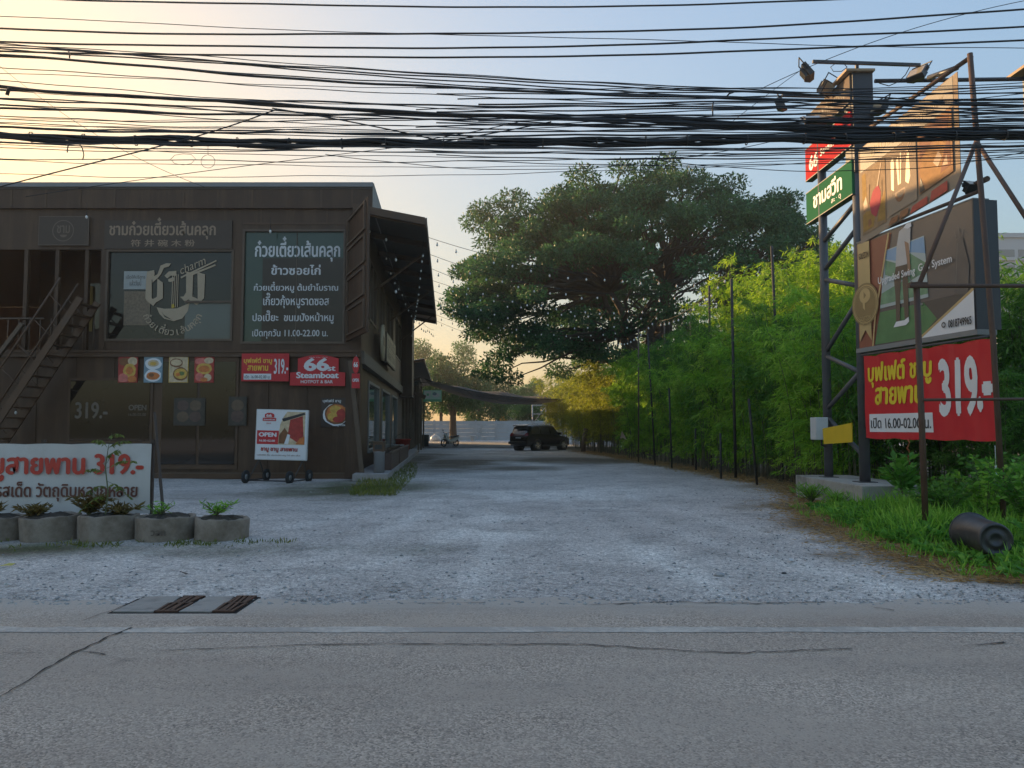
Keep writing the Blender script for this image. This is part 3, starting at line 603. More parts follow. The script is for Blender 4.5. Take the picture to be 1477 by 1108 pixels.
# ghost lettering and posters on the ground floor, dim light put into their colours
fg = mat('faded_white_vinyl', (.15, .12, .09), .7, .1)  # white decals given a dark tone for the weak light there
t_ = text_mb('319.-', (X(112) + X(158)) / 2, Z(592), X(158) - X(112), Z(580) - Z(603), bold=.03, y=FY - .012).build('price_lettering', fg, dw)
text_mb('OPEN', X(201), Z(588), X(214) - X(189), .17, bold=.04, y=FY - .012).build('open_lettering', fg, dw); text_mb('16.00-02.00', X(201), Z(598), X(214) - X(189), .09, y=FY - .012).build('hours_lettering', fg, dw)
dim_print = [mat('faded_' + n_, c_, .6, .5, 7) for n_, c_ in (('a', (.10, .06, .045)), ('b', (.13, .085, .05)), ('c', (.055, .045, .032)))]  # poster colours darkened to stand for the dim light on them
s = sign_px('menu_poster', 'shade-dimmed poster of four dishes on the ground floor door', 'poster', (250, 574, 296, 614), FY - .045, dim_print[2]); food(s, .05, .05, .95, .95, dim_print[2], [(.27, .75, .2, .2, dim_print[0]), (.72, .75, .2, .2, dim_print[1]), (.27, .3, .2, .2, dim_print[1]), (.72, .3, .2, .2, dim_print[0])], 5)
s = sign_px('menu_poster', 'narrow shade-dimmed food poster left of the wheeled board', 'poster', (329, 572, 356, 614), FY - .045, dim_print[2]); food(s, .05, .05, .95, .95, dim_print[2], [(.5, .72, .36, .2, dim_print[1]), (.5, .3, .38, .22, dim_print[0])], 6)
s = sign_px('menu_poster', 'dark poster of a heaped red and orange dish on the wall near the corner', 'poster', (463, 574, 504, 616), FY + .0, mat('poster_dark', (.05, .035, .03), .4, .3))
food(s, .02, .02, .98, .98, MATS['poster_dark'], [(.52, .42, .45, .38, whm), (.54, .44, .42, .35, f_br), (.56, .46, .37, .31, f_or), (.5, .6, .2, .14, f_ye), (.72, .42, .17, .2, f_red), (.4, .35, .18, .14, f_ye), (.62, .25, .2, .1, f_red)], 7); s.text('บุฟเฟต์ ชาบู', .06, .85, .7, .95, whm, .02); s.text('ชาบู สายพาน', .5, .03, .96, .09, whm, .02)
# small double sign on the corner
p, w_, h_ = frame_px(507, 514, 519, 560, FY - .5); s = Sign('corner_sign', 'narrow red two part sign with oval top on the building corner', 'sign', p, w_, h_)
MB().prism([(w_ * (.5 + .42 * math.cos(t)), 0, h_ * (.73 + .27 * math.sin(t))) for t in [6.283 * i / 24 for i in range(24)]], (0, .05, 0)).build('oval_panel', redm, s.root, world=False); MB().box((0, .01, 0), (w_, .05, h_ * .46)).build('lower_panel', redm, s.root, world=False); MB().tube([(w_ * .5, .08, h_ * 1.05), (w_ * .5, .08, 0)], .015, 6).tube([(w_ * .5, .08, h_ * .7), (w_ * .5 - .1, .45, h_ * .7)], .015, 6).build('bracket', capm, s.root, world=False)
s.text('66', .25, .66, .75, .82, whm, .05); s.text('OPEN', .12, .2, .88, .3, whm, .04)
# plaque and round sign on the side wall
def side_sign(name, label, ya, yb, z0, z1, m, th=.08, o=.14):
    p = side(ya, o + .16, z0); return Sign(name, label, 'sign', p, (side(yb) - side(ya)).length, z1 - z0, rz=math.atan2(D.y, D.x), m=m, thick=th)
cream = mat('plaque_cream', (.42, .34, .22), .6, .15, 3)
s = side_sign('plaque_sign', 'long cream plaque with dark lettering fixed to the side wall upstairs', 30.6, 35.8, 4.25, 5.45, mat('plaque_back', (.06, .045, .03), .5), .1); s.rect('face', .012, .05, .988, .95, cream); s.text('ชามก๋วยเตี๋ยว', .08, .56, .92, .82, brn, .05); s.text('เส้นคลุก ข้าวซอย', .08, .16, .92, .42, brn, .04); s.rect('divider', .02, .48, .98, .5, brn)
s = side_sign('round_sign', 'round pale disc sign beside the plaque on the side wall', 28.6, 30.0, 4.15, 5.55, None); MB().lathe([(0, 0), (.68, 0), (.7, .03), (.7, .1), (0, .1)], Matrix.Translation((.7, .1, .7)) @ Matrix.Rotation(math.pi / 2, 4, 'X'), 32).build('disc', cream, s.root, world=False); s.ring('rim', .5, .5, .66, .05, brn); s.text('ชาม', .22, .42, .78, .66, brn, .05)
# wheeled board
ct = sign_px('wheeled_sign', 'white wheeled sign board with a red OPEN panel and meat picture, before the facade', 'sign', (367, 590, 443, 663), 22.6, mat('board_frame', (.62, .62, .60), .4, .08), thick=.12, ry=R_(1.4), bev=.012)
ct.rect('face', .02, .02, .98, .98, whm); ct.rect('open_panel', .03, .31, .45, .58, redm); ct.text('OPEN', .07, .46, .4, .54, whm, .07); ct.text('16.00-02.00', .08, .36, .38, .40, whm, .03)
ct.poly('picture', [(.44, .31), (.95, .31), (.95, .96), (.60, .96), (.53, .86), (.47, .7), (.45, .5)], f_cr); ct.poly('picture_meat', [(.66, .80), (.90, .88), (.93, .45), (.85, .33), (.62, .48)], f_red); ct.poly('picture_tongs', [(.5, .82), (.93, .95), (.95, .91), (.53, .76)], blk); ct.poly('picture_broth', [(.45, .33), (.6, .33), (.66, .5), (.56, .64), (.46, .5)], f_br); ct.poly('picture_steam', [(.56, .32), (.64, .32), (.67, .5), (.62, .52)], whm); ct.poly('picture_sauce', [(.78, .32), (.95, .32), (.95, .48), (.86, .44)], f_or)
ct.poly('emblem_base', [(.13, .77), (.39, .77), (.39, .83), (.13, .83)], redm); ct.poly('emblem_arch', [(.17, .84), (.35, .84), (.35, .9), (.30, .93), (.22, .93), (.17, .9)], redm); ct.text('66', .2, .85, .3, .905, whm, .06); ct.text('Steamboat', .15, .785, .37, .815, whm, .03)
ct.text('BAR', .21, .71, .3, .735, f_pk, .02); ct.text('ชาบู ชาบู สายพาน', .12, .18, .82, .245, f_red, .05); ct.text('บุฟเฟต์ กุ้ง ปลาหมึก หมู ไก่ ผัก เห็ด', .05, .085, .88, .115, f_br, .02)
fm = mat('rusty_frame', (.06, .05, .045), .5, .3, metal=.3); lgm = MB(); a_ = ct.w
for x_ in (.12, a_ - .12):
    lgm.tube([(x_, .05, 0), (x_ - .18, -.35, -.62)], .02, 6); lgm.tube([(x_, .07, 0), (x_ + .05, .55, -.62)], .02, 6); lgm.tube([(x_ - .18, -.35, -.58), (x_ + .05, .55, -.58)], .02, 6)
lgm.tube([(-.06, -.35, -.58), (a_ - .3, -.35, -.58)], .02, 6); lgm.build('stand', fm, ct.root, world=False)
tyre = mat('black_rubber', (.022, .022, .022), .8, .2); rim = mat('hub_metal', (.3, .3, .3), .4, .2, metal=.6)
zc = -(ct.root.location.z) + .19
for x_, y_ in ((-.1, -.4), (a_ - .36, -.4), (.2, .55), (a_ - .05, .55)):
    wlm = MB().lathe([(.06, -.03), (.15, -.04), (.19, -.025), (.19, .025), (.15, .04), (.06, .03)], Matrix.Translation((x_, y_, zc)) @ Matrix.Rotation(math.pi / 2, 4, 'Y') @ Matrix.Rotation(.25, 4, 'X'), 18).build('wheel', tyre, ct.root, world=False)
    MB().lathe([(0, -.032), (.1, -.032), (.1, .032), (0, .032)], Matrix.Translation((x_, y_, zc)) @ Matrix.Rotation(math.pi / 2, 4, 'Y') @ Matrix.Rotation(.25, 4, 'X'), 12).build('hub', rim, wlm, world=False)
# planters, post, bucket on the side deck
for i, (ya, yb, lab) in enumerate(((25.4, 29.4, 'long brown wooden planter box on the side deck, nearer one'), (30.0, 36.5, 'long brown wooden planter box on the side deck, farther one'))):
    p0 = side(ya, .48, .2); t = thing('planter_box', lab, 'planter', p0, math.atan2(D.y, D.x), 'planter boxes on the side deck'); L = (side(yb) - side(ya)).length; b_ = MB()
    b_.box((0, -.42, 0), (L, -.38, .55)); b_.box((0, -.0, 0), (L, .04, .55)); b_.box((0, -.38, 0), (.04, 0, .55)); b_.box((L - .04, -.38, 0), (L, 0, .55)); b_.build('box', woodp, t, world=False)
    MB().box((-.03, -.45, .55), (L + .03, -.36, .6)).box((-.03, -.02, .55), (L + .03, .07, .6)).build('rim', trimm, t, world=False); MB().box((.04, -.38, .1), (L - .04, 0, .46)).build('soil', soil, t, world=False)
p = side(24.0, .62, .2); t = thing('ashtray_bin', 'slim pale metal bin with a dark open top at the front of the deck', 'bin', p); MB().lathe([(0, 0), (.17, 0), (.17, .62), (.19, .64), (.19, .66), (0, .66)], None, 20).build('body', mat('bin_metal', (.36, .36, .36), .35, .15, metal=.5), t, world=False); MB().box((-.17, -.17, .66), (.17, .17, .95)).build('top', wallb, t, world=False); MB().box((-.11, -.175, .73), (.11, -.1705, .87)).build('slot', blk, t, world=False); MB().box((-.19, -.19, .95), (.19, .19, .98)).build('lid', trimm, t, world=False)
p = side(41.5, .35, .2); t = thing('red_bucket', 'red plastic bucket at the far end of the side deck', 'bucket', p); MB().lathe([(0, 0), (.28, 0), (.42, .75), (.45, .75), (.45, .79), (.40, .79), (.27, .05), (0, .05)], None, 20).build('body', mat('red_plastic', (.42, .05, .03), .45, .15), t, world=False)
hb = MB(); hb.tube([(.43 * math.cos(a), 0, .77 + .3 * math.sin(a)) for a in [math.pi * i / 10 for i in range(11)]], .012, 5).build('handle', fm, t, world=False)
p = side(37.6, .3, .2); t = thing('pot', 'round grey pot on the deck behind the planter boxes', 'pot', p); MB().lathe([(0, 0), (.22, 0), (.3, .5), (.34, .5), (.34, .58), (.28, .58), (.26, .5), (0, .48)], None, 20).build('body', greyp, t, world=False); MB().lathe([(0, .481), (.27, .49)], None, 16).build('soil', soil, t, world=False)
# wall lamp-like brackets: flood of small bulbs handled with the string lights

# ------------------------------------------------------------------ lower wooden annex behind
ax0 = 49.0; an = thing('annex_building', 'low weathered wooden annex with corrugated lean-to roofs behind the restaurant', 'building', side(ax0))
wd = mat('weathered_planks', (.17, .13, .095), .8, .35, 4, dirt=(.08, .06, .045), dscale=1.5); corr = mat('grey_corrugated', (.17, .16, .15), .55, .2, 2, metal=.2)
b_ = MB(); sbox(ax0, 78, 0, 5.6, -9, 0, b_); b_.build('wall', wd, an)
for k in range(34): yy = ax0 + .3 + k * .8; sbox(yy, yy + .14, .1, 5.3, .001, .06 + .05 * (k % 3), None).build('batten', wallb if k % 2 else wd, an)
for (ya, yb, zi, zo, oi, ou, nm) in ((ax0 - .3, 78.5, 5.7, 6.0, -.6, 1.25, 'upper_roof'), (ax0 - .1, 56, 4.65, 4.85, .12, .98, 'porch_roof')):
    n_ = 160; mb = MB(); pts = []
    for k in range(n_ + 1):
        yy = ya + (yb - ya) * k / n_; dz = .04 * math.sin(k * math.pi / 2); pts += [side(yy, oi, zi + dz), side(yy, ou, zo + dz)]
    mb.add(pts, [[2 * k, 2 * k + 1, 2 * k + 3, 2 * k + 2] for k in range(n_)]); r_ = mb.build(nm, corr, an)
    e_ = MB(); sbox(ya, yb, zo - .16, zo - .06, ou - .1, ou, e_); e_.bar(side(ya + .1, oi, zi - .12), side(ya + .1, ou, zo - .12), .12, .12); e_.build('rafter', wallb, r_)
for yy in (ax0 + 1.4, ax0 + 6.5, ax0 + 12): MB().bar(side(yy, .85, .0), side(yy, .85, 4.6), .12, .12).build('porch_post', wd, an)
MB().bar(side(ax0 - .6, .0, 4.1), side(ax0 - .6, 1.35, 3.5), .16, .26).build('lean_beam', wallb, an)
for k in range(5): yy = ax0 + 2 + k * 1.3; MB().bar(side(yy, .35, .2), side(yy + .3, .15, 2.2 + .4 * (k % 2)), .1, .1).build('leaning_plank', wd, an)
s = Sign('menu_lightbox', 'green and white shop light box hanging beyond the porch roof', 'sign', W(610.5, 579.5, 51.5), 1.22, .78, m=mat('box_green', (.16, .52, .30), .4, .1), thick=.15); s.rect('face', .03, .2, .97, .97, mat('box_pale', (.58, .78, .68), .4, .1)); s.poly('cup', [(.14, .3), (.36, .3), (.44, .9), (.06, .9)], whm); s.poly('cup_mark', [(.2, .5), (.3, .5), (.32, .7), (.18, .7)], MATS['box_green']); s.ell('cloud', .7, .55, .2, .2, whm); s.ell('cloud', .62, .68, .12, .14, f_bl); MB().tube([(.15, .07, .78), (.15, .07, 1.3)], .02, 5).tube([(1.1, .07, .78), (1.1, .07, 1.3)], .02, 5).tube([(-.6, .07, 1.3), (1.15, .07, 1.3)], .025, 5).build('hanger', fm, s.root, world=False)
p = G(613, 645); t = thing('waste_drum', 'short dark drum standing at the end of the side deck', 'bin', p); MB().lathe([(0, 0), (.3, 0), (.32, .5), (.34, .5), (.34, .54), (.32, .58), (.33, 1.0), (.30, 1.02), (.28, .9), (0, .9)], None, 18).build('body', blk, t, world=False)
# ------------------------------------------------------------------ right side: footing, sign tower, billboards
cst = mat('stained_concrete', (.36, .34, .30), .9, .25, 3, bump=.3, bscale=14, dirt=(.08, .08, .065), dscale=1.3, damt=.6)
fo = MB().box((6.68, 14.75, -.1), (7.95, 18.2, .49)).build('concrete_footing', cst, None, bevel=.02); tag(fo, 'mossy grey concrete footing block under the sign tower', 'footing')
pole = mat('grey_steel_pole', (.10, .10, .105), .5, .25, 4, metal=.2, dirt=(.075, .055, .045), dscale=2)
dkp = mat('dark_steel_column', (.035, .038, .048), .45, .2, 3); rust = mat('rusty_steel', (.10, .055, .035), .65, .35, 6, dirt=(.05, .035, .028), dscale=3)
PA = Vector((7.12, 17.35, .49)); PB = Vector((7.2, 15.75, .49))
tw = thing('sign_tower', 'tall two pole steel sign tower with zigzag bracing and floodlight arm on the footing', 'sign tower', PB)
zA = 8.6; zB = 9.0
MB().tube([PA, PA + Vector((0, 0, zA - .5))], .095, 14).build('pole', pole, tw); MB().tube([PB, PB + Vector((0, 0, zB - .5))], .105, 14).build('pole', pole, tw)
MB().box((PA.x - .16, PA.y - .16, .49), (PA.x + .16, PA.y + .16, .505)).box((PB.x - .18, PB.y - .18, .49), (PB.x + .18, PB.y + .18, .505)).build('base_plate', pole, tw)
zz = [5.7, 5.15, 4.1, 3.35, 2.95, 2.05, 1.75, .75]
for i, (a, c) in enumerate(((5.2, 5.75), (4.95, 4.55), (3.35, 4.25), (3.2, 2.75), (2.05, 2.75), (1.8, 1.05), (5.85, 6.3))):
    MB().tube([Vector((PA.x, PA.y - .08, a)), Vector((PB.x, PB.y + .09, c))], .05, 8).build('brace', pole, tw)
bx = MB(); bx.box((PB.x - .1, PB.y - .12, 6.9), (PB.x + .32, PB.y + .3, 9.0)); bx.build('square_column', dkp, tw)
MB().box((PB.x - .26, PB.y - .2, 9.0), (PB.x + .34, PB.y + .5, 9.05)).build('cap_plate', mat('cap_timber', (.36, .25, .15), .7, .2), tw)
ab = MB(); Pa_ = W(1172, 89, 15.6); Pb_ = W(1327, 94, 15.6); ab.bar(Pa_, Pb_, .06, .06); ab.bar((PB.x + .05, PB.y, 9.05), (PB.x + .05, PB.y, Pa_.z), .06, .06); ab.build('lamp_arm', dkp, tw)
for px, py, Y in ((1185, 172, 16.6), (1180, 190, 16.6)): MB().bar(W(px - 22, py - 4, Y), W(px + 52, py, Y - .6), .05).build('side_arm', dkp, tw)
flm = mat('floodlight_black', (.03, .03, .032), .4, .15); flg = glass('floodlight_glass', (.45, .36, .24), .1)  # every lens has the same even pale warm colour
FLOODS = 'floodlights on the sign tower and billboards'
def flood(p, rz, tilt, s_, label):
    t = thing('floodlight', label, 'floodlight', p, 0, FLOODS); t.rotation_euler = (tilt, 0, rz); a = s_
    MB().box((-a, -.05, -a * .8), (a, .05, a * .8)).prism([(-a, .05, -a * .8), (a, .05, -a * .8), (a * .6, .14, -a * .5), (-a * .6, .14, -a * .5)], (0, 0, .02)).box((-a * .7, .05, -a * .55), (a * .7, .12, a * .55)).build('housing', flm, t, world=False)
    MB().box((-a * .86, -.056, -a * .66), (a * .86, -.051, a * .66)).build('lens', flg, t, world=False)
    MB().tube([(-a - .02, 0, 0), (-a - .02, 0, a + .1), (a + .02, 0, a + .1), (a + .02, 0, 0)], .014, 5).build('bracket', flm, t, world=False)
flood(W(1165, 104, 15.6), R_(70), R_(-35), .19, 'slanted floodlight at the left end of the high lamp arm')
flood(W(1323, 106, 15.6), R_(-60), R_(-40), .19, 'floodlight with pale glass at the right end of the high lamp arm')
flood(W(1192, 128, 16.4), R_(40), R_(35), .19, 'floodlight tipped upwards at the far side of the grey top panel')
flood(W(1268, 155, 15.5), R_(-70), R_(-30), .16, 'small floodlight on the right side of the dark square column')
flood(W(1176, 172, 16.4), R_(-10), R_(-60), .24, 'wide floodlight on the side arm left of the grey top panel')
flood(W(1128, 150, 16.4), R_(60), R_(-20), .15, 'small floodlight hanging among the cables left of the tower')
MB().bar(W(1128, 138, 16.4), W(1190, 140, 16.9), .05).build('side_arm', dkp, tw)
# panels between the poles, facing the lot
rzp = math.atan2(PB.y - .15 - 18.05, 7.12 - 7.08)
def tower_sign(label, z0, z1, m):
    p = Vector((7.02, 18.05, z0)); s = Sign('tower_sign', label, 'sign', p, 2.36, z1 - z0, rz=R_(-89), m=m, thick=.16, group='box signs stacked on the sign tower'); MB().box((-.015, -.006, -.02), (2.375, .17, -.001)).box((-.015, -.006, z1 - z0 + .001), (2.375, .17, z1 - z0 + .02)).build('trim', dkp, s.root, world=False); return s
grn = mat('sign_green', (.03, .13, .065), .95, .08, 3, spec=.05); gry = mat('sign_grey', (.20, .16, .13), .9, .12, 3, spec=.1); tred = mat('tower_red', (.45, .03, .035), .9, .06, spec=.1)
s = tower_sign('green box sign with white shop name, lowest on the tower', 6.45, 7.16, grn); s.text('ชามสวีท', .18, .34, .80, .74, whm, .04); s.text('สะ · ดุ', .58, .12, .78, .24, whm, .02)
s = tower_sign('red box sign with white figures, second from bottom on the tower', 7.48, 8.22, tred); s.text('66', .10, .22, .30, .66, whm, .05); s.text('Steamboat', .36, .4, .9, .62, whm, .03)
s = tower_sign('grey box sign at the top of the tower behind the cables', 8.42, 8.98, gry); s.text('ชาม', .12, .3, .45, .72, brn, .04); s.text('ก๋วยเตี๋ยว', .5, .3, .92, .66, brn, .03)
eb = thing('electrical_box', 'pale grey electrical box on the far tower pole', 'electrical box', Vector((6.92, 17.22, 1.33))); MB().box((-.16, -.12, 0), (.11, .22, .5)).build('case', mat('box_grey', (.52, .53, .52), .45, .06), eb, world=False, bevel=.012); MB().box((-.165, -.10, .02), (-.161, .2, .48)).build('door', MATS['box_grey'], eb, world=False); MB().tube([(0, 0, 0), (0, 0, -.12), (.1, .05, -.15)], .02, 6).build('conduit', flm, eb, world=False)
ys_ = MB().add([(6.86, 16.95, 1.24), (7.02, 15.9, 1.30), (7.02, 15.9, 1.70), (6.85, 16.98, 1.58)], [(0, 1, 2, 3)]); y_ = MB(); y_.prism([v for v in ys_.v], (.02, .002, 0)); tag(y_.build('yellow_sheet', mat('yellow_sheet', (.62, .42, .015), .5, .08)), 'plain yellow sheet tied between the tower poles', 'sheet')
# billboard plane
BL = Vector((7.18, 15.55, 0)); BR = Vector((7.76, 12.25, 0)); bd = (BR - BL).normalized(); BRZ = math.atan2(bd.y, bd.x); BN = Vector((bd.y, -bd.x, 0)); 
if BN.x > 0: BN = -BN
def bb(px): # distance along the billboard line seen at photo column px
    d = ray(px, 600); k = d.x / d.y; return (k * BL.y - BL.x) / (bd.x - k * bd.y)
def bpt(t, z, o=0.0): return BL + bd * t + BN * o + Vector((0, 0, z))
# red banner with a loosely hung, wrinkled skin
bred = mat('banner_red', (.58, .022, .028), .38, .05, 3, spec=.6)
t0, t1 = bb(1250), bb(1436); zlo, zhi = 1.40, 3.05; LW = t1 - t0
rb = thing('price_banner', 'big red hanging banner with yellow lettering and a white price, below the golf billboard', 'banner', bpt(t0, zlo), BRZ)
def wr(u, v):
    a = math.exp(-(1 - v) * 4.5); q = 0
    for c_, k_ in ((.16, 1), (.33, .8), (.5, .9), (.70, 1.1), (.93, .8)): q += k_ * math.exp(-((u - c_ - (1 - v) * .10 * math.sin(c_ * 40)) / .035) ** 2)
    return -.012 - .035 * a * q - .012 * math.sin(u * 23 + v * 4) * math.sin(v * 5 + u * 9) - .01 * math.exp(-v * 9) * math.sin(u * 60) - .012 * math.sin(u * 5 + 1)
nx_, nz_ = 110, 46; V = [(u * LW, wr(u, v), v * (zhi - zlo) - .025 * (1 - v) ** 8 * abs(math.sin(u * 12)) - .03 * v ** 6 * (1 - abs(math.cos(u * 14)))) for v in [j / nz_ for j in range(nz_ + 1)] for u in [i / nx_ for i in range(nx_ + 1)]]
i_ = np.arange(nz_)[:, None] * (nx_ + 1) + np.arange(nx_)[None, :]; Fq = np.stack([i_, i_ + 1, i_ + nx_ + 2, i_ + nx_ + 1], -1).reshape(-1, 4)
ro = mesh_np('cloth', V, Fq, bred, rb, world=False); ro.data.polygons.foreach_set('use_smooth', [True] * len(Fq))
HB = zhi - zlo
def drape(mb, extra):                    # finely cut print that follows the cloth
    bm = bmesh.new(); vs = [bm.verts.new(v) for v in mb.v]
    for f in mb.f:
        try: bm.faces.new([vs[i] for i in f])
        except ValueError: pass
    bmesh.ops.triangulate(bm, faces=bm.faces[:])
    for _ in range(5):
        ed = [e for e in bm.edges if e.calc_length() > .045]
        if ed: bmesh.ops.subdivide_edges(bm, edges=ed, cuts=1); bmesh.ops.triangulate(bm, faces=bm.faces[:])
    out = MB(); bm.verts.ensure_lookup_table(); out.add([(v.co.x, wr(v.co.x / LW, v.co.z / HB) - extra + v.co.y, v.co.z) for v in bm.verts], [[v.index for v in f.verts] for f in bm.faces]); bm.free(); return out
def btext(body, u0, v0, u1, v1, m, bold, e, slant=0): drape(text_mb(body, (u0 + u1) / 2 * LW, (v0 + v1) / 2 * HB, (u1 - u0) * LW, (v1 - v0) * HB, bold=bold, slant=slant), e).build('lettering', m, rb, world=False)
yeb = mat('banner_yellow', (.76, .58, .03), .45, .05)
drape(MB().add([(.045 * LW, 0, .07 * HB), (.575 * LW, 0, .07 * HB), (.575 * LW, 0, .285 * HB), (.045 * LW, 0, .285 * HB)], [(0, 1, 2, 3)]), .007).build('hours_strip', whm, rb, world=False)
btext('บุฟเฟต์ ชาบู', .045, .68, .575, .90, yeb, .045, .009, .06); btext('สายพาน', .105, .40, .50, .60, yeb, .045, .009, .06); btext('319', .635, .26, .895, .83, whm, .05, .009); btext('.-', .90, .30, .985, .55, whm, .05, .009); btext('เปิด 16.00-02.00 น.', .06, .115, .56, .24, blk, .02, .011)
br_ = MB(); br_.tube([(-.08, -.02, HB + .03), (LW + .06, -.02, HB + .03)], .022, 8); br_.build('top_rail', pole, rb, world=False)
# golf billboard: shallow box
t0, t1 = bb(1242), bb(1415); gl, gh = 3.22, 5.40; gw_ = t1 - t0
gs = Sign('golf_billboard', 'grey brown box billboard with a golfer before a screen and a gold ribbon', 'billboard', bpt(t0, gl, .03), gw_, gh - gl, rz=BRZ, m=mat('billboard_grey', (.155, .13, .112), .35, .08, 2), thick=.30)
edg = mat('billboard_edge', (.22, .22, .215), .45, .1); MB().box((-.02, -.03, -.09), (gw_ + .05, .34, -.002)).build('bottom_rail', edg, gs.root, world=False); MB().box((-.03, -.008, .0), (-.001, .3, gh - gl)).build('side_edge', dkp, gs.root, world=False); MB().box((gw_ + .001, -.008, 0), (gw_ + .03, .45, gh - gl)).build('side_edge', dkp, gs.root, world=False); MB().box((-.03, -.01, gh - gl + .001), (gw_ + .03, .3, gh - gl + .02)).build('top_edge', edg, gs.root, world=False)
ter = mat('terracotta', (.27, .095, .055), .45, .15, 2); gld = mat('ribbon_gold', (.50, .36, .16), .4, .18, 1.2); gld2 = mat('ribbon_dark_gold', (.26, .18, .075), .4, .15); scr = mat('screen_blue', (.40, .47, .46), .4, .22, 1.6); grs = mat('print_green', (.10, .21, .08), .5, .3, 4); drk = mat('print_grey_brown', (.095, .08, .068), .45, .12); leg_ = mat('print_trousers', (.12, .085, .058), .5, .1); skyb = mat('print_sky', (.22, .36, .52), .4, .2, 2); tre = mat('print_trees', (.16, .28, .16), .5, .45, 6)
gs.poly('left_field', [(0, 0), (.17, 0), (.36, .98), (0, .98)], ter)
gs.poly('floor', [(.17, .0), (1, .0), (1, .3), (.23, .3)], drk); gs.poly('putting_mat', [(.175, .012), (.235, .295), (.62, .295), (.72, .14), (.585, .012)], grs)
gs.poly('screen', [(.235, .33), (.30, .84), (.64, .85), (.66, .33)], scr); gs.poly('screen_trees', [(.292, .62), (.297, .75), (.42, .68), (.52, .74), (.648, .62), (.652, .55), (.5, .5)], tre); gs.poly('screen_sky', [(.298, .76), (.302, .83), (.636, .84), (.646, .70), (.52, .75), (.42, .70)], skyb); gs.poly('screen_green', [(.24, .36), (.255, .46), (.45, .52), (.654, .45), (.658, .36)], tre)
gs.poly('mat_edge', [(.2, .185), (.66, .185), (.66, .19), (.2, .19)], grs)
gs.poly('golf_bag', [(.86, .3), (.885, .72), (.93, .74), (.972, .5), (.955, .28)], mat('bag_grey', (.125, .108, .095), .45, .2, 3)); gs.multi('golf_clubs', [[(.885, .73), (.872, .80), (.876, .80), (.889, .73)], [(.905, .74), (.903, .82), (.907, .82), (.909, .74)], [(.925, .74), (.938, .80), (.942, .80), (.929, .74)], [(.868, .35), (.892, .70), (.896, .70), (.873, .35)], [(.955, .32), (.968, .52), (.971, .52), (.96, .32)]], mat('club_grey', (.20, .18, .16), .5, .1))
gs.poly('golfer_legs', [(.385, .18), (.42, .18), (.425, .40), (.445, .62), (.455, .40), (.462, .18), (.495, .18), (.50, .45), (.495, .66), (.395, .66), (.375, .56), (.385, .40)], leg_)
gs.poly('golfer_shoes', [(.36, .135), (.47, .135), (.50, .16), (.495, .2), (.46, .18), (.385, .18)], whm); gs.poly('golfer_shirt', [(.395, .66), (.495, .655), (.525, .78), (.535, .95), (.50, .99), (.435, .96), (.41, .84)], mat('print_shirt', (.50, .48, .45), .5, .1)); gs.poly('golfer_arms', [(.48, .86), (.515, .83), (.525, .62), (.515, .54), (.495, .56), (.50, .64)], mat('print_skin', (.30, .18, .11), .5, .1)); gs.multi('club', [[(.505, .55), (.512, .55), (.60, .30), (.593, .295)], [(.59, .30), (.62, .29), (.62, .275), (.588, .28)]], edg); gs.poly('golf_cap', [(.475, .975), (.50, 1.0), (.54, 1.0), (.545, .965), (.515, .955)], whm)
gs.poly('corner_field', [(.60, .0), (1, 0), (1, .30)], whm); gs.multi('corner_stripe', [[(.57, .0), (.60, 0), (1, .30), (1, .325)]], gld)
gs.poly('ribbon', [(.035, .98), (.155, .98), (.155, .055), (.095, .16), (.035, .06)], gld); gs.poly('gold_sash', [(.158, .0), (.172, .0), (.20, .25), (.35, .98), (.335, .98), (.188, .25)], gld)
gs.ring('medal_rim', .10, .40, .43, .43, gld2); gs.ring('medal_ring', .10, .40, .39, .02, gld); gs.ring('medal_ring', .10, .40, .35, .01, gld); gs.ell('emblem_disc', .10, .48, .055, .07, gld, 20); gs.poly('emblem_stem', [(.075, .46), (.10, .46), (.10, .34), (.08, .37)], gld); gs.poly('emblem_arrow', [(.09, .52), (.115, .48), (.09, .45)], gld2); gs.text('GOLFZON', .045, .25, .155, .29, gld, .02); gs.text('PARTNER', .05, .20, .15, .235, gld, .0)
gs.text('GOLFZON', .05, .83, .15, .885, brn, .03); gs.text('Upgraded Swing', .24, .53, .57, .61, whm, .02, name='slogan_lettering'); gs.text('Golf System', .60, .54, .86, .62, whm, .02, name='slogan_lettering'); gs.text('0818749965', .82, .045, .985, .105, blk, .03); gs.ring('phone_ring', .785, .075, .05, .02, blk)
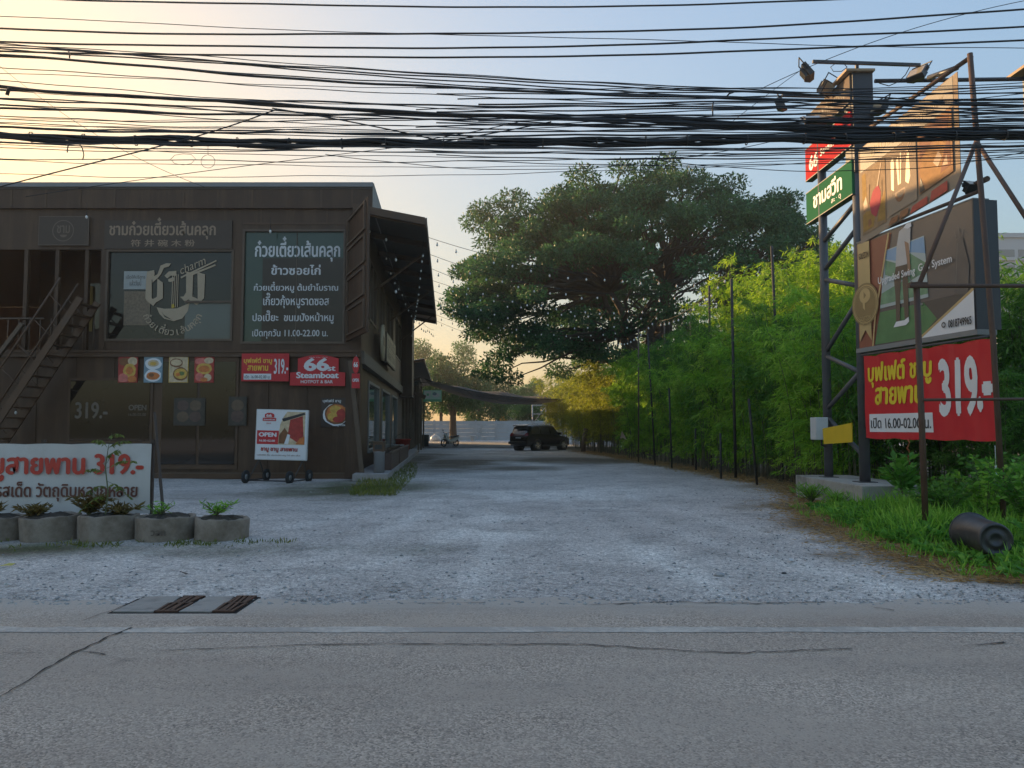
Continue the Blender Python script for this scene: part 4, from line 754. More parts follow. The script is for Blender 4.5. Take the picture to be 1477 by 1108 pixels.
# food banner on top
t0, t1 = bb(1252), bb(1402); ul, uh = 5.34, 7.30; uw_ = t1 - t0
us = Sign('food_banner', 'cream food banner with dessert pictures and a bowl emblem above the golf billboard', 'banner', bpt(t0, ul, .06), uw_, uh - ul, rz=BRZ, m=mat('banner_cream', (.36, .28, .20), .9, .05, 3, spec=.1), thick=.012)
us.rect('header', .02, .74, .96, .99, mat('header_grey', (.12, .10, .085), .5, .1)); us.text('ชามสวีท', .14, .82, .5, .92, cream, .03); us.text('SWEET & DRINK', .56, .82, .88, .89, cream, .02)
us.poly('picture', [(.03, .07), (.30, .07), (.30, .72), (.03, .72)], mat('dessert_cream', (.30, .20, .11), .8, .5, 9)); us.multi('picture_fruit', [[(.04, .1), (.16, .1), (.19, .25), (.08, .3), (.04, .28)], [(.2, .12), (.29, .1), (.29, .4), (.24, .3)], [(.04, .42), (.09, .45), (.08, .7), (.04, .7)]], mat('dessert_yellow', (.34, .20, .05), .8, .4, 9)); us.multi('picture_nuts', [[(.05, .3), (.10, .33), (.08, .46), (.05, .4)], [(.10, .12), (.14, .14), (.13, .2), (.1, .2)]], f_br); us.poly('picture_drink', [(.12, .36), (.16, .46), (.22, .5), (.25, .4), (.24, .28), (.19, .18), (.14, .24)], mat('drink_pink', (.42, .06, .07), .8, .1)); us.poly('picture_straw', [(.205, .48), (.255, .69), (.265, .69), (.217, .48)], f_br); us.multi('picture_glass', [[(.1, .36), (.115, .36), (.125, .56), (.11, .56)], [(.25, .36), (.262, .36), (.265, .52), (.255, .52)]], MATS['dessert_cream'])
us.poly('emblem_panel', [(.325, .1), (.62, .1), (.62, .72), (.325, .72)], MATS['banner_cream']); us.multi('emblem_letters', [[(.365, .35), (.39, .32), (.40, .6), (.385, .66), (.365, .62)], [(.42, .60), (.445, .63), (.45, .35), (.435, .35)], [(.455, .35), (.465, .35), (.475, .66), (.465, .66)], [(.51, .34), (.54, .3), (.56, .36), (.55, .64), (.53, .64)]], gld2); us.ell('emblem_bowl', .455, .29, .055, .11, f_br, 16, 180, 360); us.ell('emblem_bowl_light', .46, .28, .04, .06, MATS['banner_cream'], 16, 180, 360); us.multi('emblem_sticks', [[(.47, .55), (.58, .72), (.588, .72), (.478, .54)], [(.5, .56), (.60, .70), (.606, .70), (.508, .55)]], f_br)
us.poly('picture', [(.64, .13), (.95, .15), (.95, .73), (.64, .72)], mat('dessert_orange', (.33, .17, .075), .8, .4, 6)); us.ell('picture_bread', .79, .33, .13, .18, mat('toast', (.36, .19, .07), .8, .4, 9)); us.multi('picture_layers', [[(.66, .45), (.78, .55), (.9, .5), (.93, .68), (.8, .71), (.66, .68)], [(.84, .2), (.93, .22), (.93, .5), (.88, .4)]], mat('cake', (.26, .12, .07), .8, .4, 7)); us.multi('picture_syrup', [[(.78, .34), (.83, .42), (.86, .34), (.82, .27)], [(.86, .26), (.9, .34), (.91, .24)]], f_br); us.poly('picture_plate', [(.65, .14), (.70, .14), (.66, .28)], blk)
us.multi('red_strip', [[(.55, -.0), (.72, .0), (.72, .07), (.58, .06)], [(.74, .0), (.9, .01), (.9, .1), (.76, .09)]], f_red); us.multi('small_pictures', [[(.33, .005), (.42, .005), (.44, .06), (.36, .07)], [(.44, .01), (.53, .01), (.54, .07), (.46, .08)]], f_br)
for o_ in us.root.children:            # the banner is strained: its far end hangs higher
    for v_ in o_.data.vertices: v_.co.z += .135 * v_.co.x
# scaffold that carries the billboards
sc_ = thing('billboard_scaffold', 'rusty pipe scaffold carrying the billboards with raking struts', 'scaffold', bpt(bb(1440), 0))
tp = bb(1421); MB().tube([bpt(bb(1441), 0, -.02) , bpt(bb(1438), 3.0, .02), bpt(tp, 7.85, .05)], .045, 8).build('post', rust, sc_)
MB().tube([bpt(tp, 7.80, .02), bpt(-.12, 7.62, .02)], .04, 8).build('top_rail', rust, sc_)
MB().tube([bpt(tp + .1, 5.50, .0), bpt(-.05, 5.50, -.02)], .035, 8).build('middle_rail', rust, sc_)
fp = Vector((5.98, 11.2, 0)); q1 = W(1325, 412, 11.2)
MB().tube([fp, Vector((5.95, 11.2, q1.z + .05))], .045, 8).build('front_post', rust, sc_)
top = bpt(bb(1424), 6.35, .02); MB().tube([top, q1], .035, 8).build('strut', rust, sc_); MB().tube([top + Vector((.02, 0, -.05)), W(1500, 345, 11.2)], .035, 8).build('strut', rust, sc_)
MB().tube([W(1311, 413, 11.15), W(1560, 412, 11.3)], .03, 8).build('rail', rust, sc_); MB().tube([W(1330, 577, 11.15), W(1560, 575, 11.3)], .022, 8).build('rail', rust, sc_)
MB().tube([W(1262, 117, 15.8), W(1560, 113, 15.9)], .045, 8).build('high_rail', dkp, sc_); MB().tube([W(1340, 112, 14.5), W(1380, 98, 13.6)], .05, 8).build('lamp_stub', dkp, sc_)
MB().tube([W(1402, 268, 13.0), W(1424, 258, 12.5)], .05, 8).build('lamp_stub', rust, sc_)
MB().box((q1.x - .14, 11.14, q1.z - .02), (q1.x + .1, 11.26, q1.z + .04)).build('clamp', rust, sc_)
flood(W(1400, 268, 12.9), R_(10), R_(-50), .1, 'small floodlight on a stub at the lower right corner of the cream banner')
# tip of the next sign column, cut by the frame
nc = thing('next_sign_column', 'timber capped sign column top cut off by the right edge', 'sign tower', W(1496, 600, 15.8)); c_ = W(1496, 104, 15.8)
MB().box((c_.x - .18, 15.6, 0), (c_.x + .22, 16.0, c_.z)).build('column', dkp, nc); MB().box((c_.x - .42, 15.5, c_.z + .001), (c_.x + .4, 16.2, c_.z + .06)).build('cap_plate', MATS['cap_timber'], nc)
# bottle and cord
bt = thing('hanging_bottle', 'clear plastic bottle hanging on a string from the red banner corner', 'bottle', W(1437, 694, 12.2)); gb_ = mat('bottle_plastic', (.38, .48, .44), .15, .1)
MB().lathe([(0, 0), (.032, .0), (.034, .02), (.034, .15), (.028, .18), (.013, .205), (.013, .225), (0, .225)], None, 14).build('body', gb_, bt, world=False); MB().lathe([(0.0345, .07), (.0348, .07), (.0348, .12), (.0345, .12)], None, 14).build('label_band', mat('bottle_label', (.12, .34, .32), .5), bt, world=False); MB().lathe([(0, .247), (.015, .247), (.015, .226), (0, .226)], None, 10).build('cap', whm, bt, world=False); MB().tube([(0, 0, .247), (0, 0, .56)], .004, 5).build('string', whm, bt, world=False)
oc_ = MB(); a0 = W(1310, 634, 14.3); oc_.tube([a0 + Vector((.02 * math.sin(k * 1.7), .015 * math.cos(k * 2.1), -.055 * k)) for k in range(10)], [.018, .008, .008, .016, .008, .008, .014, .007, .007, .012], 6); tag(oc_.build('orange_cord', mat('orange_cord', (.35, .10, .03), .7, .2)), 'frayed orange cord dangling under the red banner', 'cord')
# black drum on its side
bpos = G(1418, 806); ba = W(1400, 768, 9.75) ; bb_ = W(1441, 780, 8.95); ax = (bb_ - ba).normalized(); Mq = Matrix.Translation(ba) @ ax.to_track_quat('Z', 'X').to_matrix().to_4x4(); Lb = .74
dm = thing('black_drum', 'black tapered plastic drum lying on its side in the weeds', 'drum', ba); bk = mat('black_plastic', (.035, .035, .036), .38, .3, 5, spec=.5, dirt=(.09, .085, .075), dscale=4); Mloc = ax.to_track_quat('Z', 'X').to_matrix().to_4x4()
MB().lathe([(.18, 0), (.237, -.01), (.243, .0), (.237, .04), (.222, .05), (.195, Lb - .04), (.186, Lb), (.165, Lb + .010), (.16, Lb - .012), (.10, Lb - .014), (.095, Lb - .004), (.06, Lb - .004), (.055, Lb - .014), (0, Lb - .014)], Mloc, 36).build('body', bk, dm, world=False)
MB().lathe([(.23, .005), (.212, .1), (.18, Lb - .06), (0, Lb - .06)], Mloc, 30).build('inside', blk, dm, world=False); MB().lathe([(.238, .0), (.253, .0), (.253, .022), (.234, .022)], Mloc, 36).build('rim', bk, dm, world=False)
# ------------------------------------------------------------------ left foreground: banner, ring planters; drain covers, litter
ringm = mat('ring_concrete', (.27, .22, .17), .9, .2, 4, bump=.25, bscale=20, dirt=(.10, .07, .045), dscale=3, damt=.9)
for i, (a, c, lab) in enumerate(((283, 358, 'concrete ring planter with green grass tuft, rightmost of the row'), (200, 281, 'concrete ring planter with stencilled mark, second from right of the row'), (118, 199, 'concrete ring planter with a bushy dry weed, third from right of the row'), (37, 116, 'concrete ring planter with low dry weeds, fourth from right of the row'), (-46, 35, 'concrete ring planter cut by the left edge of the photo'), (-130, -48, None))):
    if not lab: continue
    Y = 11.25 - .02 * i; ctr = W((a + c) / 2, 700, Y); rr_ = (W(c, 700, Y).x - W(a, 700, Y).x) / 2; dz = (.0, .03, .045, .04, .03)[i]
    t = thing('ring_planter', lab, 'planter', (ctr.x, Y, 0), rng.random(), 'concrete ring planters in a row')
    h_ = .31 + dz; MB().lathe([(rr_ * .98, -.1), (rr_, h_ - .03), (rr_ - .01, h_), (rr_ - .06, h_), (rr_ - .065, h_ - .12)], None, 40).build('ring', ringm, t, world=False)
    n_ = 24; pts = [(0, 0, h_ + .02)]; fc = []; t.rotation_euler = (random.uniform(-.05, .05), random.uniform(-.05, .05), random.uniform(0, 6))
    for v_ in t.children[0].data.vertices:
        a_ = math.atan2(v_.co.y, v_.co.x); q_ = 1 + .018 * math.sin(a_ * 3 + i) + .012 * math.sin(a_ * 7 + 2 * i); v_.co.x *= q_; v_.co.y *= q_
        if v_.co.z > h_ - .02: v_.co.z -= .02 * max(0, math.sin(a_ * 5 + i * 2)) + .012 * rng.random()
    for k, q in enumerate((.5, .92)):
        for j in range(n_): pts.append(((rr_ - .05) * q * math.cos(6.283 * j / n_), (rr_ - .05) * q * math.sin(6.283 * j / n_), h_ - .02 - .04 * k + .05 * rng.random()))
    for j in range(n_): fc += [[0, 1 + j, 1 + (j + 1) % n_], [1 + j, 1 + n_ + j, 1 + n_ + (j + 1) % n_, 1 + (j + 1) % n_]]
    MB().add(pts, fc).build('soil', soil, t, world=False)
    if i == 1: text_mb('วลท', .08, .13, .2, .07, bold=.05, y=-rr_ - .004).build('stencil', mat('stencil_dark', (.12, .095, .075), .9), t, world=False); t.rotation_euler = (0, 0, 0)
bp, bw_, bh = frame_px(-330, 640, 219, 741, 11.75)
bs = thing('white_banner', 'white banner with red and brown lettering stretched behind the ring planters', 'banner', bp); wcl = mat('white_banner_cloth', (.56, .545, .52), .6, .05, 2, dirt=(.47, .44, .40), dscale=1.2)
nx_, nz_ = 80, 12; V = [(u * bw_, .02 * math.sin(u * 17 + v) * math.sin(v * 3.1) + .012 * math.sin(u * 60) * (abs(v - .5) * 2) ** 3, v * bh - .012 * (v ** 4) * (1 - abs(math.cos(u * 26)))) for v in [j / nz_ for j in range(nz_ + 1)] for u in [i / nx_ for i in range(nx_ + 1)]]
i_ = np.arange(nz_)[:, None] * (nx_ + 1) + np.arange(nx_)[None, :]; Fq = np.stack([i_, i_ + 1, i_ + nx_ + 2, i_ + nx_ + 1], -1).reshape(-1, 4); co_ = mesh_np('cloth', V, Fq, wcl, bs, world=False); co_.data.polygons.foreach_set('use_smooth', [True] * len(Fq))
def bx_(px): return W(px, 680, 11.75).x - bp.x
def bz_(py): return W(100, py, 11.75).z - bp.z
def tw_(s_):
    v_ = glyphs(s_)[0][0]; return v_[:, 0].max() - v_[:, 0].min()
text_mb('ชาบู ชาบูสายพาน 319.-', bx_(207), (bz_(657) + bz_(682)) / 2, (bx_(207) - bx_(11)) * tw_('ชาบู ชาบูสายพาน 319.-') / tw_('สายพาน 319.-'), (bz_(655) - bz_(683)), align='R', bold=.045, y=-.03).build('lettering', mat('banner_letters_red', (.50, .05, .03), .55, .08), bs, world=False)
text_mb('อร่อยรสเด็ด วัตถุดิบหลากหลาย', bx_(200), (bz_(703) + bz_(715)) / 2, (bx_(200) - bx_(-3)) * tw_('อร่อยรสเด็ด วัตถุดิบหลากหลาย') / tw_('รสเด็ด วัตถุดิบหลากหลาย'), (bz_(702) - bz_(717)), align='R', bold=.03, y=-.03).build('lettering', mat('banner_letters_brown', (.13, .045, .03), .55, .08), bs, world=False)
fm2 = mat('frame_timber', (.07, .05, .04), .7, .3)
pb_ = MB()
for px in (-300, -120, 60, 218): x_ = W(px, 680, 11.8).x; pb_.bar((x_, 11.83, 0), (x_, 11.83, bp.z + bh + .06), .05)
pb_.bar((bp.x, 11.82, bp.z + bh - .01), (bp.x + bw_, 11.82, bp.z + bh - .01), .03); pb_.build('frame', fm2, bs)
MB().bar(W(222, 618, 11.9) + Vector((0, 0, .25)), W(236, 745, 11.6), .035).build('prop', fm2, bs)
# drain covers
slab = mat('drain_slab', (.30, .28, .25), .85, .15, 5, dirt=(.15, .14, .13), dscale=4); rstm = mat('rusted_grate', (.075, .035, .02), .75, .4, 14, dirt=(.05, .03, .02), dscale=9); pit = mat('drain_pit', (.012, .010, .009), .95, .2)
xa = [G(160, 885).x, G(222, 885).x, G(256, 885).x, G(306, 885).x, G(337, 885).x]; yn, yf = G(160, 885).y, G(160, 862.5).y
tag(MB().box((xa[0] - .02, yn - .02, -.05), (xa[4] + .03, yf + .02, .0065)).build('drain_pit', pit), 'dark drain pit under the covers by the road edge', 'drain')
def irr(x0, x1, z0, z1):
    return MB().prism([(x0, yn + .01, z0), (x1, yn, z0), (x1 + .02, yf - .3, z0), (x1 - .02, yf, z0), (x0 + .01, yf - .01, z0)], (0, 0, z1 - z0))
for a, c, lab in ((0, 1, 'flat concrete drain cover at the left end of the drain'), (2, 3, 'flat concrete drain cover between the two rusty grates')):
    t = irr(xa[a] + .01, xa[c] - .01, .008, .017).build('drain_cover', slab); tag(t, lab, 'drain cover', 'drain covers by the road edge')
for a, c, lab in ((1, 2, 'rusty bent drain grate, left of the two'), (3, 4, 'rusty bent drain grate, right of the two')):
    t = thing('drain_grate', lab, 'drain grate', (xa[a], yn, .008), 0, 'rusty drain grates by the road edge'); ww = xa[c] - xa[a]; mb = MB(); r_ = random.Random(a)
    for k in range(5):
        x_ = ww * (k + .5) / 5; mb.bar((x_, .0, .008), (x_ + r_.uniform(-.03, .03), (yf - yn) * .5, .010), .026, .014); mb.bar((x_ + r_.uniform(-.03, .03), (yf - yn) * .5, .010), (x_ + r_.uniform(-.02, .02), yf - yn, .008), .026, .014)
    mb.build('bars', rstm, t, world=False); MB().box((0, -.0, 0), (ww, .03, .016)).box((0, yf - yn - .03, 0), (ww, yf - yn, .016)).box((0, (yf - yn) * .5, 0), (ww, (yf - yn) * .5 + .03, .015)).build('frame', rstm, t, world=False)
# stones and scraps of litter one can pick out
def rock(p, s_, label, m):
    r_ = random.Random(int(p.x * 991)); bm = bmesh.new(); bmesh.ops.create_icosphere(bm, subdivisions=2, radius=1)
    for v in bm.verts: v.co *= 1 + .22 * (r_.random() - .5); v.co.x *= s_; v.co.y *= s_ * .8; v.co.z *= s_ * .45
    me = bpy.data.meshes.new('rock'); bm.to_mesh(me); bm.free(); o = link_mesh('rock', me, m); o.location = p + Vector((0, 0, s_ * .3)); tag(o, label, 'rock')
rockm = mat('pale_rock', (.33, .33, .33), .85, .2, 8)
rock(G(1038, 831), .055, 'fist sized pale grey rock alone on the gravel, right of centre', rockm); rock(G(1131, 828), .03, 'small dark stone on the gravel right of the pale rock', blk); rock(G(995, 829), .02, 'tiny pale stone left of the fist sized rock', rockm)
lit = mat('litter_white', (.55, .55, .54), .7, .1); lity = mat('litter_yellow', (.55, .45, .12), .7, .1)
def scrap(px, py, a, b_, m, label, name='litter', cat='litter'):
    p = G(px, py, .015); r_ = random.Random(px); mb = MB(); n_ = 7; th = r_.random() * 3
    pts = [(a * math.cos(6.283 * k / n_) * (.7 + .5 * r_.random()), b_ * math.sin(6.283 * k / n_) * (.7 + .5 * r_.random()), .03 * r_.random()) for k in range(n_)]
    mb.prism([(p.x + x * math.cos(th) - y * math.sin(th), p.y + x * math.sin(th) + y * math.cos(th), p.z + z) for x, y, z in pts], (0, 0, .004)); tag(mb.build(name, m), label, cat)
scrap(733, 752, .10, .05, lit, 'white scrap of paper lying on the gravel in the middle of the lane'); scrap(1141, 809, .12, .03, lit, 'thin pale strip of rubbish at the edge of the gravel on the right'); scrap(1316, 804, .06, .05, lit, 'white crumpled wrapper in the weeds near the front scaffold post'); scrap(1386, 823, .05, .04, lit, 'white plastic scrap in the weeds below the black drum'); scrap(8, 817, .08, .02, lity, 'yellow strip of litter on the gravel at the left edge'); scrap(12, 844, .05, .03, lit, 'small white scrap below the yellow strip at the left edge'); scrap(265, 829, .10, .02, blk, 'dark twig like scrap on the gravel above the drain'); scrap(618, 752, .05, .03, lit, 'tiny white scrap left of the middle of the lane')
# ------------------------------------------------------------------ vegetation
def leaves(cen, L, Wd, dirs, fold=.15):
    """lance shaped leaf cards: (n,3) base points, lengths, widths, unit directions"""
    k = len(cen); d = dirs / np.linalg.norm(dirs, axis=1, keepdims=True); r = rng.normal(size=(k, 3)); s = np.cross(d, r); s /= np.linalg.norm(s, axis=1, keepdims=True) + 1e-9; nrm = np.cross(d, s)
    L = np.asarray(L).reshape(-1, 1) * np.ones((k, 1)); Wd = np.asarray(Wd).reshape(-1, 1) * np.ones((k, 1))
    m = cen + d * L * .45 + nrm * L * fold * .5; tip = cen + d * L
    V = np.stack([cen, m + s * Wd * .5, tip, m - s * Wd * .5], 1).reshape(-1, 3); return V
def quads(k): return np.arange(k * 4).reshape(-1, 4)
def unit(k):
    v = rng.normal(size=(k, 3)); return v / np.linalg.norm(v, axis=1, keepdims=True)
def clump_points(c, r, k, flat=.6, shell=.55):
    u = unit(k); q = (shell + (1 - shell) * rng.random((k, 1)) ** .6); q = np.where(rng.random((k, 1)) < .2, rng.random((k, 1)), q)
    p = u * q * r; p[:, 2] *= flat; return c + p, u
barkm = mat('tree_bark', (.085, .065, .05), .9, .35, 4, bump=.4, bscale=12)
def limb(mb, a, b_, r0, r1, seed, bow=.12):
    a, b_ = Vector(a), Vector(b_); r_ = random.Random(seed); L = (b_ - a).length; k = max(4, int(L / .8)); pts = []
    w1 = Vector((r_.uniform(-1, 1), r_.uniform(-1, 1), r_.uniform(.1, 1))) * L * bow
    for i in range(k + 1):
        t = i / k; pts.append(a.lerp(b_, t) + w1 * math.sin(math.pi * t) + Vector((r_.gauss(0, 1), r_.gauss(0, 1), r_.gauss(0, 1))) * L * .012 * (0 < i < k))
    mb.tube(pts, [r0 + (r1 - r0) * i / k for i in range(k + 1)], 6, False)
def tree(name, label, base, height, forks, clumps, lm_, n_leaf, leaf=(.26, .11), trunk_r=.3, group=None, fork_h=.25, flat=.55):
    """clumps: list of (x,y,z,r) in world; every clump hangs on a limb"""
    base = Vector(base); t = thing(name, label, 'tree', base, 0, group); mb = MB(); fz = base.z + height * fork_h
    F0 = [base + Vector((random.uniform(-.2, .2), random.uniform(-.2, .2), fz - base.z)) for _ in range(forks)]
    mb.tube([base + Vector((0, 0, -.3)), base + Vector((.04, 0, .5)), base + Vector((0, .03, (fz - base.z) * .6)), base + Vector((0, 0, fz - base.z + .1))], [trunk_r * 1.5, trunk_r * 1.1, trunk_r, trunk_r * .9], 10)
    hubs = []
    for i in range(forks * 2):
        c = clumps[(i * len(clumps)) // (forks * 2)]; h = Vector(F0[i % forks]).lerp(Vector(c[:3]), .45) + Vector((0, 0, .08 * height)); limb(mb, base + Vector((0, 0, fz - base.z)), h, trunk_r * .62, trunk_r * .3, i); hubs.append(h)
    for i, c in enumerate(clumps):
        p = Vector(c[:3]); h = min(hubs, key=lambda q: (q - p).length); limb(mb, h, p - Vector((0, 0, c[3] * .2)), trunk_r * .22, .02, 100 + i)
    mb.build('trunk', barkm, t)
    Vs = []; tot = sum(c[3] ** 2 for c in clumps)
    for c in clumps:
        k = int(n_leaf * c[3] ** 2 / tot); P, u = clump_points(np.array(c[:3]), c[3], k, flat, .35)
        dr = u * .7 + rng.normal(size=(k, 3)) * .6 + np.array([0, 0, -.15]); Vs.append(leaves(P, rng.uniform(.6, 1.25, k) * leaf[0], rng.uniform(.7, 1.2, k) * leaf[1], dr))
    V = np.concatenate(Vs); mesh_np('crown', V, quads(len(V) // 4), lm_, t); return t
# great rain tree beyond the hedge
rain = leafmat('rain_tree_leaf', '#2c5033', '#447048', '#6c985c', .34)
TX, TY = 8.6, 47.0; cl = []
rr = random.Random(5)
def dome(x, y):
    r = math.hypot((x - TX) / 12.6, (y - TY) / 9.5); return None if r > 1 else 17.1 - 6.3 * r ** 2.3
k = 0
while k < 330:
    x, y = TX + rr.uniform(-12.4, 12.4), TY + rr.uniform(-9.5, 9.5); z = dome(x, y)
    if z is None: continue
    cl.append((x, y, z - rr.random() ** 2 * 2.8 - .4 + rr.gauss(0, .45), rr.uniform(.65, 1.2))); k += 1
for _ in range(75):                      # under storey layers, thinner on the open left side
    a = rr.uniform(0, 6.283); q = rr.uniform(.35, 1); x, y = TX + 10.8 * q * math.cos(a), TY + 8.5 * q * math.sin(a); z = rr.uniform(5.4, 11)
    if -4.0 < x < 4.5 and 8.8 < z < 11.5: continue
    cl.append((x, y, z, rr.uniform(.8, 1.4)))
for px, py, Y in ((668, 440, 46), (690, 425, 45), (712, 415, 44), (735, 420, 45), (760, 425, 46), (700, 455, 44), (725, 470, 46), (690, 480, 45), (740, 500, 45), (718, 520, 44), (705, 535, 46), (735, 545, 45), (770, 440, 44), (790, 460, 45), (815, 450, 46), (760, 400, 47), (700, 385, 47), (715, 350, 47), (690, 320, 48), (705, 305, 48), (740, 290, 48), (730, 330, 46), (840, 480, 45), (860, 505, 45), (800, 505, 46), (775, 480, 44), (880, 470, 44), (760, 350, 45), (790, 330, 44), (830, 300, 43), (680, 460, 46), (665, 425, 46), (720, 440, 43)):
    p = W(px, py, Y); cl.append((p.x, p.y, p.z, rr.uniform(.9, 1.5)))
tree('rain_tree', 'huge spreading dark green rain tree with umbrella crown beyond the bamboo hedge', (TX, TY, 0), 17, 6, cl, rain, 165000, (.25, .11), .5, fork_h=.22, flat=.5)
# trees behind the back wall
tl1 = leafmat('backtree_leaf', '#2f5c36', '#487a42', '#6c9852', .34); tl2 = leafmat('backtree_leaf_dark', '#2a4a28', '#3d6234', '#5a7f44', .3)
def blob_tree(label, base, h, rx, seed, lm_, nl, n_c=26, low=.32, leaf=(.38, .17), tr=.22, name='broadleaf_tree'):
    r_ = random.Random(seed); c = []
    while len(c) < n_c:
        x, y, z = r_.uniform(-1, 1), r_.uniform(-1, 1), r_.uniform(-1, 1)
        if .25 < x * x + y * y + z * z < 1: c.append((base[0] + x * rx, base[1] + y * rx * .8, h * (low + (1 - low) * (z + 1) / 2) - .4, rx * r_.uniform(.26, .42)))
    return tree(name, label, (base[0], base[1], 0), h, 4, c, lm_, nl, leaf, tr, 'trees behind the back wall', fork_h=.3, flat=.7)
blob_tree('grey green rounded tree behind the restaurant roofs, left of the shade net', (-9.6, 104), 14.2, 5.2, 1, tl1, 15000)
blob_tree('dark leafy tree with a thick trunk standing before the back wall by the motorcycle', (-6.6, 86), 9.5, 4.4, 2, tl2, 11000, low=.45, tr=.38)
blob_tree('dark bushy tree behind the wall right of the thick trunk', (-4.6, 108), 10.0, 4.4, 3, tl2, 10000, low=.2)
blob_tree('yellowish green tree behind the net, right of centre', (3.2, 112), 8.8, 3.6, 4, tl1, 9000, low=.2)
blob_tree('green tree behind the grey scaffold near the hedge end', (8.2, 104), 9.2, 4.2, 5, tl1, 10000, low=.15)
blob_tree('low dark tree left behind the annex roof', (-15.5, 100), 8.5, 4.5, 6, tl2, 7000, low=.2)
# bamboo hedge: one clump modelled four times over, copied along the lane
cul = mat('bamboo_culm', (.105, .095, .05), .55, .4, 5, dirt=(.06, .05, .035), dscale=3)
bgreen = leafmat('bamboo_leaf', '#55882a', '#92c43c', '#cbe268', .55); bdark = leafmat('bamboo_leaf_dark', '#3c6c28', '#639638', '#94bf54', .48); byel = leafmat('bamboo_leaf_yellow', '#66762a', '#93a034', '#c0be4c', .5); bbright = leafmat('bamboo_leaf_bright', '#628f22', '#97bd32', '#c3d84c', .5)  # yellow set: real yellowing plus warm sun put into the leaf colour
def bamboo_mesh(seed, h, spread, nl, bare=.22, nc=26):
    r_ = random.Random(seed); cm_ = MB(); P = []; Dr = []; Ls = []
    for i in range(nc):
        a = r_.uniform(0, 6.283); q = spread * .55 * math.sqrt(r_.random()); b_ = Vector((q * math.cos(a), q * math.sin(a), -.05)); hh = h * r_.uniform(.6, 1.0); oa = a + r_.gauss(0, .6); out = spread * r_.uniform(.2, .75)
        pts = [b_ + Vector((math.cos(oa) * out * t ** 2.2, math.sin(oa) * out * t ** 2.2, hh * (t - .10 * t ** 4))) for t in [k / 9 for k in range(10)]]
        rad = r_.uniform(.010, .022); cm_.tube(pts, [rad * (1 - .75 * k / 9) for k in range(10)], 5, False)
        for s_ in range(int(nl / nc / 26)):
            t = bare + (1 - bare) * r_.random() ** .8; k = min(8, int(t * 9)); p = pts[k].lerp(pts[k + 1], t * 9 - k)
            da = r_.uniform(0, 6.283); ln = r_.uniform(.35, .95) * (1.1 - .35 * t); dv = np.array([math.cos(da), math.sin(da), r_.uniform(-.1, .55)])
            # a spray: leaves along a drooping side branch
            tt = rng.random(26); base = np.array(p)[None] + dv[None] * (tt * ln)[:, None] + np.array([0, 0, -.42])[None] * (tt ** 2 * ln)[:, None] + rng.normal(size=(26, 3)) * .045
            P.append(base); dd = dv[None] * .6 + rng.normal(size=(26, 3)) * .5 + np.array([0, 0, -.62])[None]; Dr.append(dd); Ls.append(rng.uniform(.13, .27, 26))
    P = np.concatenate(P); Dr = np.concatenate(Dr); Ls = np.concatenate(Ls); V = leaves(P, Ls, Ls * .17, Dr, .1); return cm_, V
protos = {}
def bamboo(kind, x, y, s_, rz, label, group):
    key = kind
    if key not in protos:
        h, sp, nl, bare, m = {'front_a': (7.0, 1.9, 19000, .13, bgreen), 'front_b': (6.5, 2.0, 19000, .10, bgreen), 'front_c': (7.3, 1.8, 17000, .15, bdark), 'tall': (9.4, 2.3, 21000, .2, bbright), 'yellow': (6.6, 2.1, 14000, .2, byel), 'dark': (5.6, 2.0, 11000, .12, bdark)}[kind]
        cm_, V = bamboo_mesh(len(protos) + 3, h, sp, nl, bare); t = bpy.data.objects.new('bamboo_clump', None); COL.objects.link(t); cm_.build('culms', cul, t, world=False); mesh_np('foliage', V, quads(len(V) // 4), m, t, world=False); protos[key] = t
    else: t = copy_tree(protos[key])
    t.location = (x, y, 0); t.rotation_euler = (0, 0, rz); t.scale = (s_, s_, s_ * random.uniform(.94, 1.06)); tag(t, label, 'bamboo', group)
G1 = 'bamboo clumps in the front row of the hedge'; k = 0; y = 19.6; NTH = ['first', 'second', 'third', 'fourth', 'fifth', 'sixth', 'seventh', 'eighth', 'ninth', 'tenth', 'eleventh', 'twelfth', 'thirteenth', 'fourteenth', 'fifteenth', 'sixteenth', 'seventeenth', 'eighteenth', 'nineteenth', 'twentieth']
while y < 58 and k < 20:
    kind = 'yellow' if y > 44 else ('front_a', 'front_b', 'front_c')[k % 3]
    lab = f'{"yellowing" if kind == "yellow" else "green"} bamboo clump beside the lane, {NTH[k]} of the front row counted from the sign tower'
    bamboo(kind, edge_x(y) + 1.45 + random.uniform(-.2, .25), y, random.uniform(.9, 1.02) * (1 if kind == 'yellow' else .98), random.uniform(0, 6.28), lab, G1); y += 1.75 + .028 * (y - 19); k += 1
for i, (x, y_, s_, kd) in enumerate(((9.2, 26.0, 1.0, 'tall'), (10.6, 27.6, 1.04, 'tall'), (11.6, 25.2, 1.02, 'tall'), (9.9, 29.8, .98, 'tall'), (12.4, 28.0, 1.02, 'tall'), (10.2, 23.0, .92, 'tall'), (9.4, 33.0, .86, 'tall'), (9.3, 37.0, .78, 'tall'), (13.6, 24.0, .95, 'tall'), (11.2, 21.0, .84, 'tall'))):
    bamboo(kd, x, y_, s_, i * 1.3, f'tall bright bamboo clump rising behind the hedge, {NTH[i]} of the back row', 'tall bamboo clumps behind the hedge')
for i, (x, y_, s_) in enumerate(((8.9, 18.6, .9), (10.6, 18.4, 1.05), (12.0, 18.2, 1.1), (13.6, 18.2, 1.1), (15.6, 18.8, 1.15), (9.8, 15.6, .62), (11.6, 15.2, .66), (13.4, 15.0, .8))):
    bamboo('dark', x, y_, s_, i * 2.1, f'dark shaded bamboo clump behind the billboards, {NTH[i]} of its row', 'dark bamboo behind the billboards')
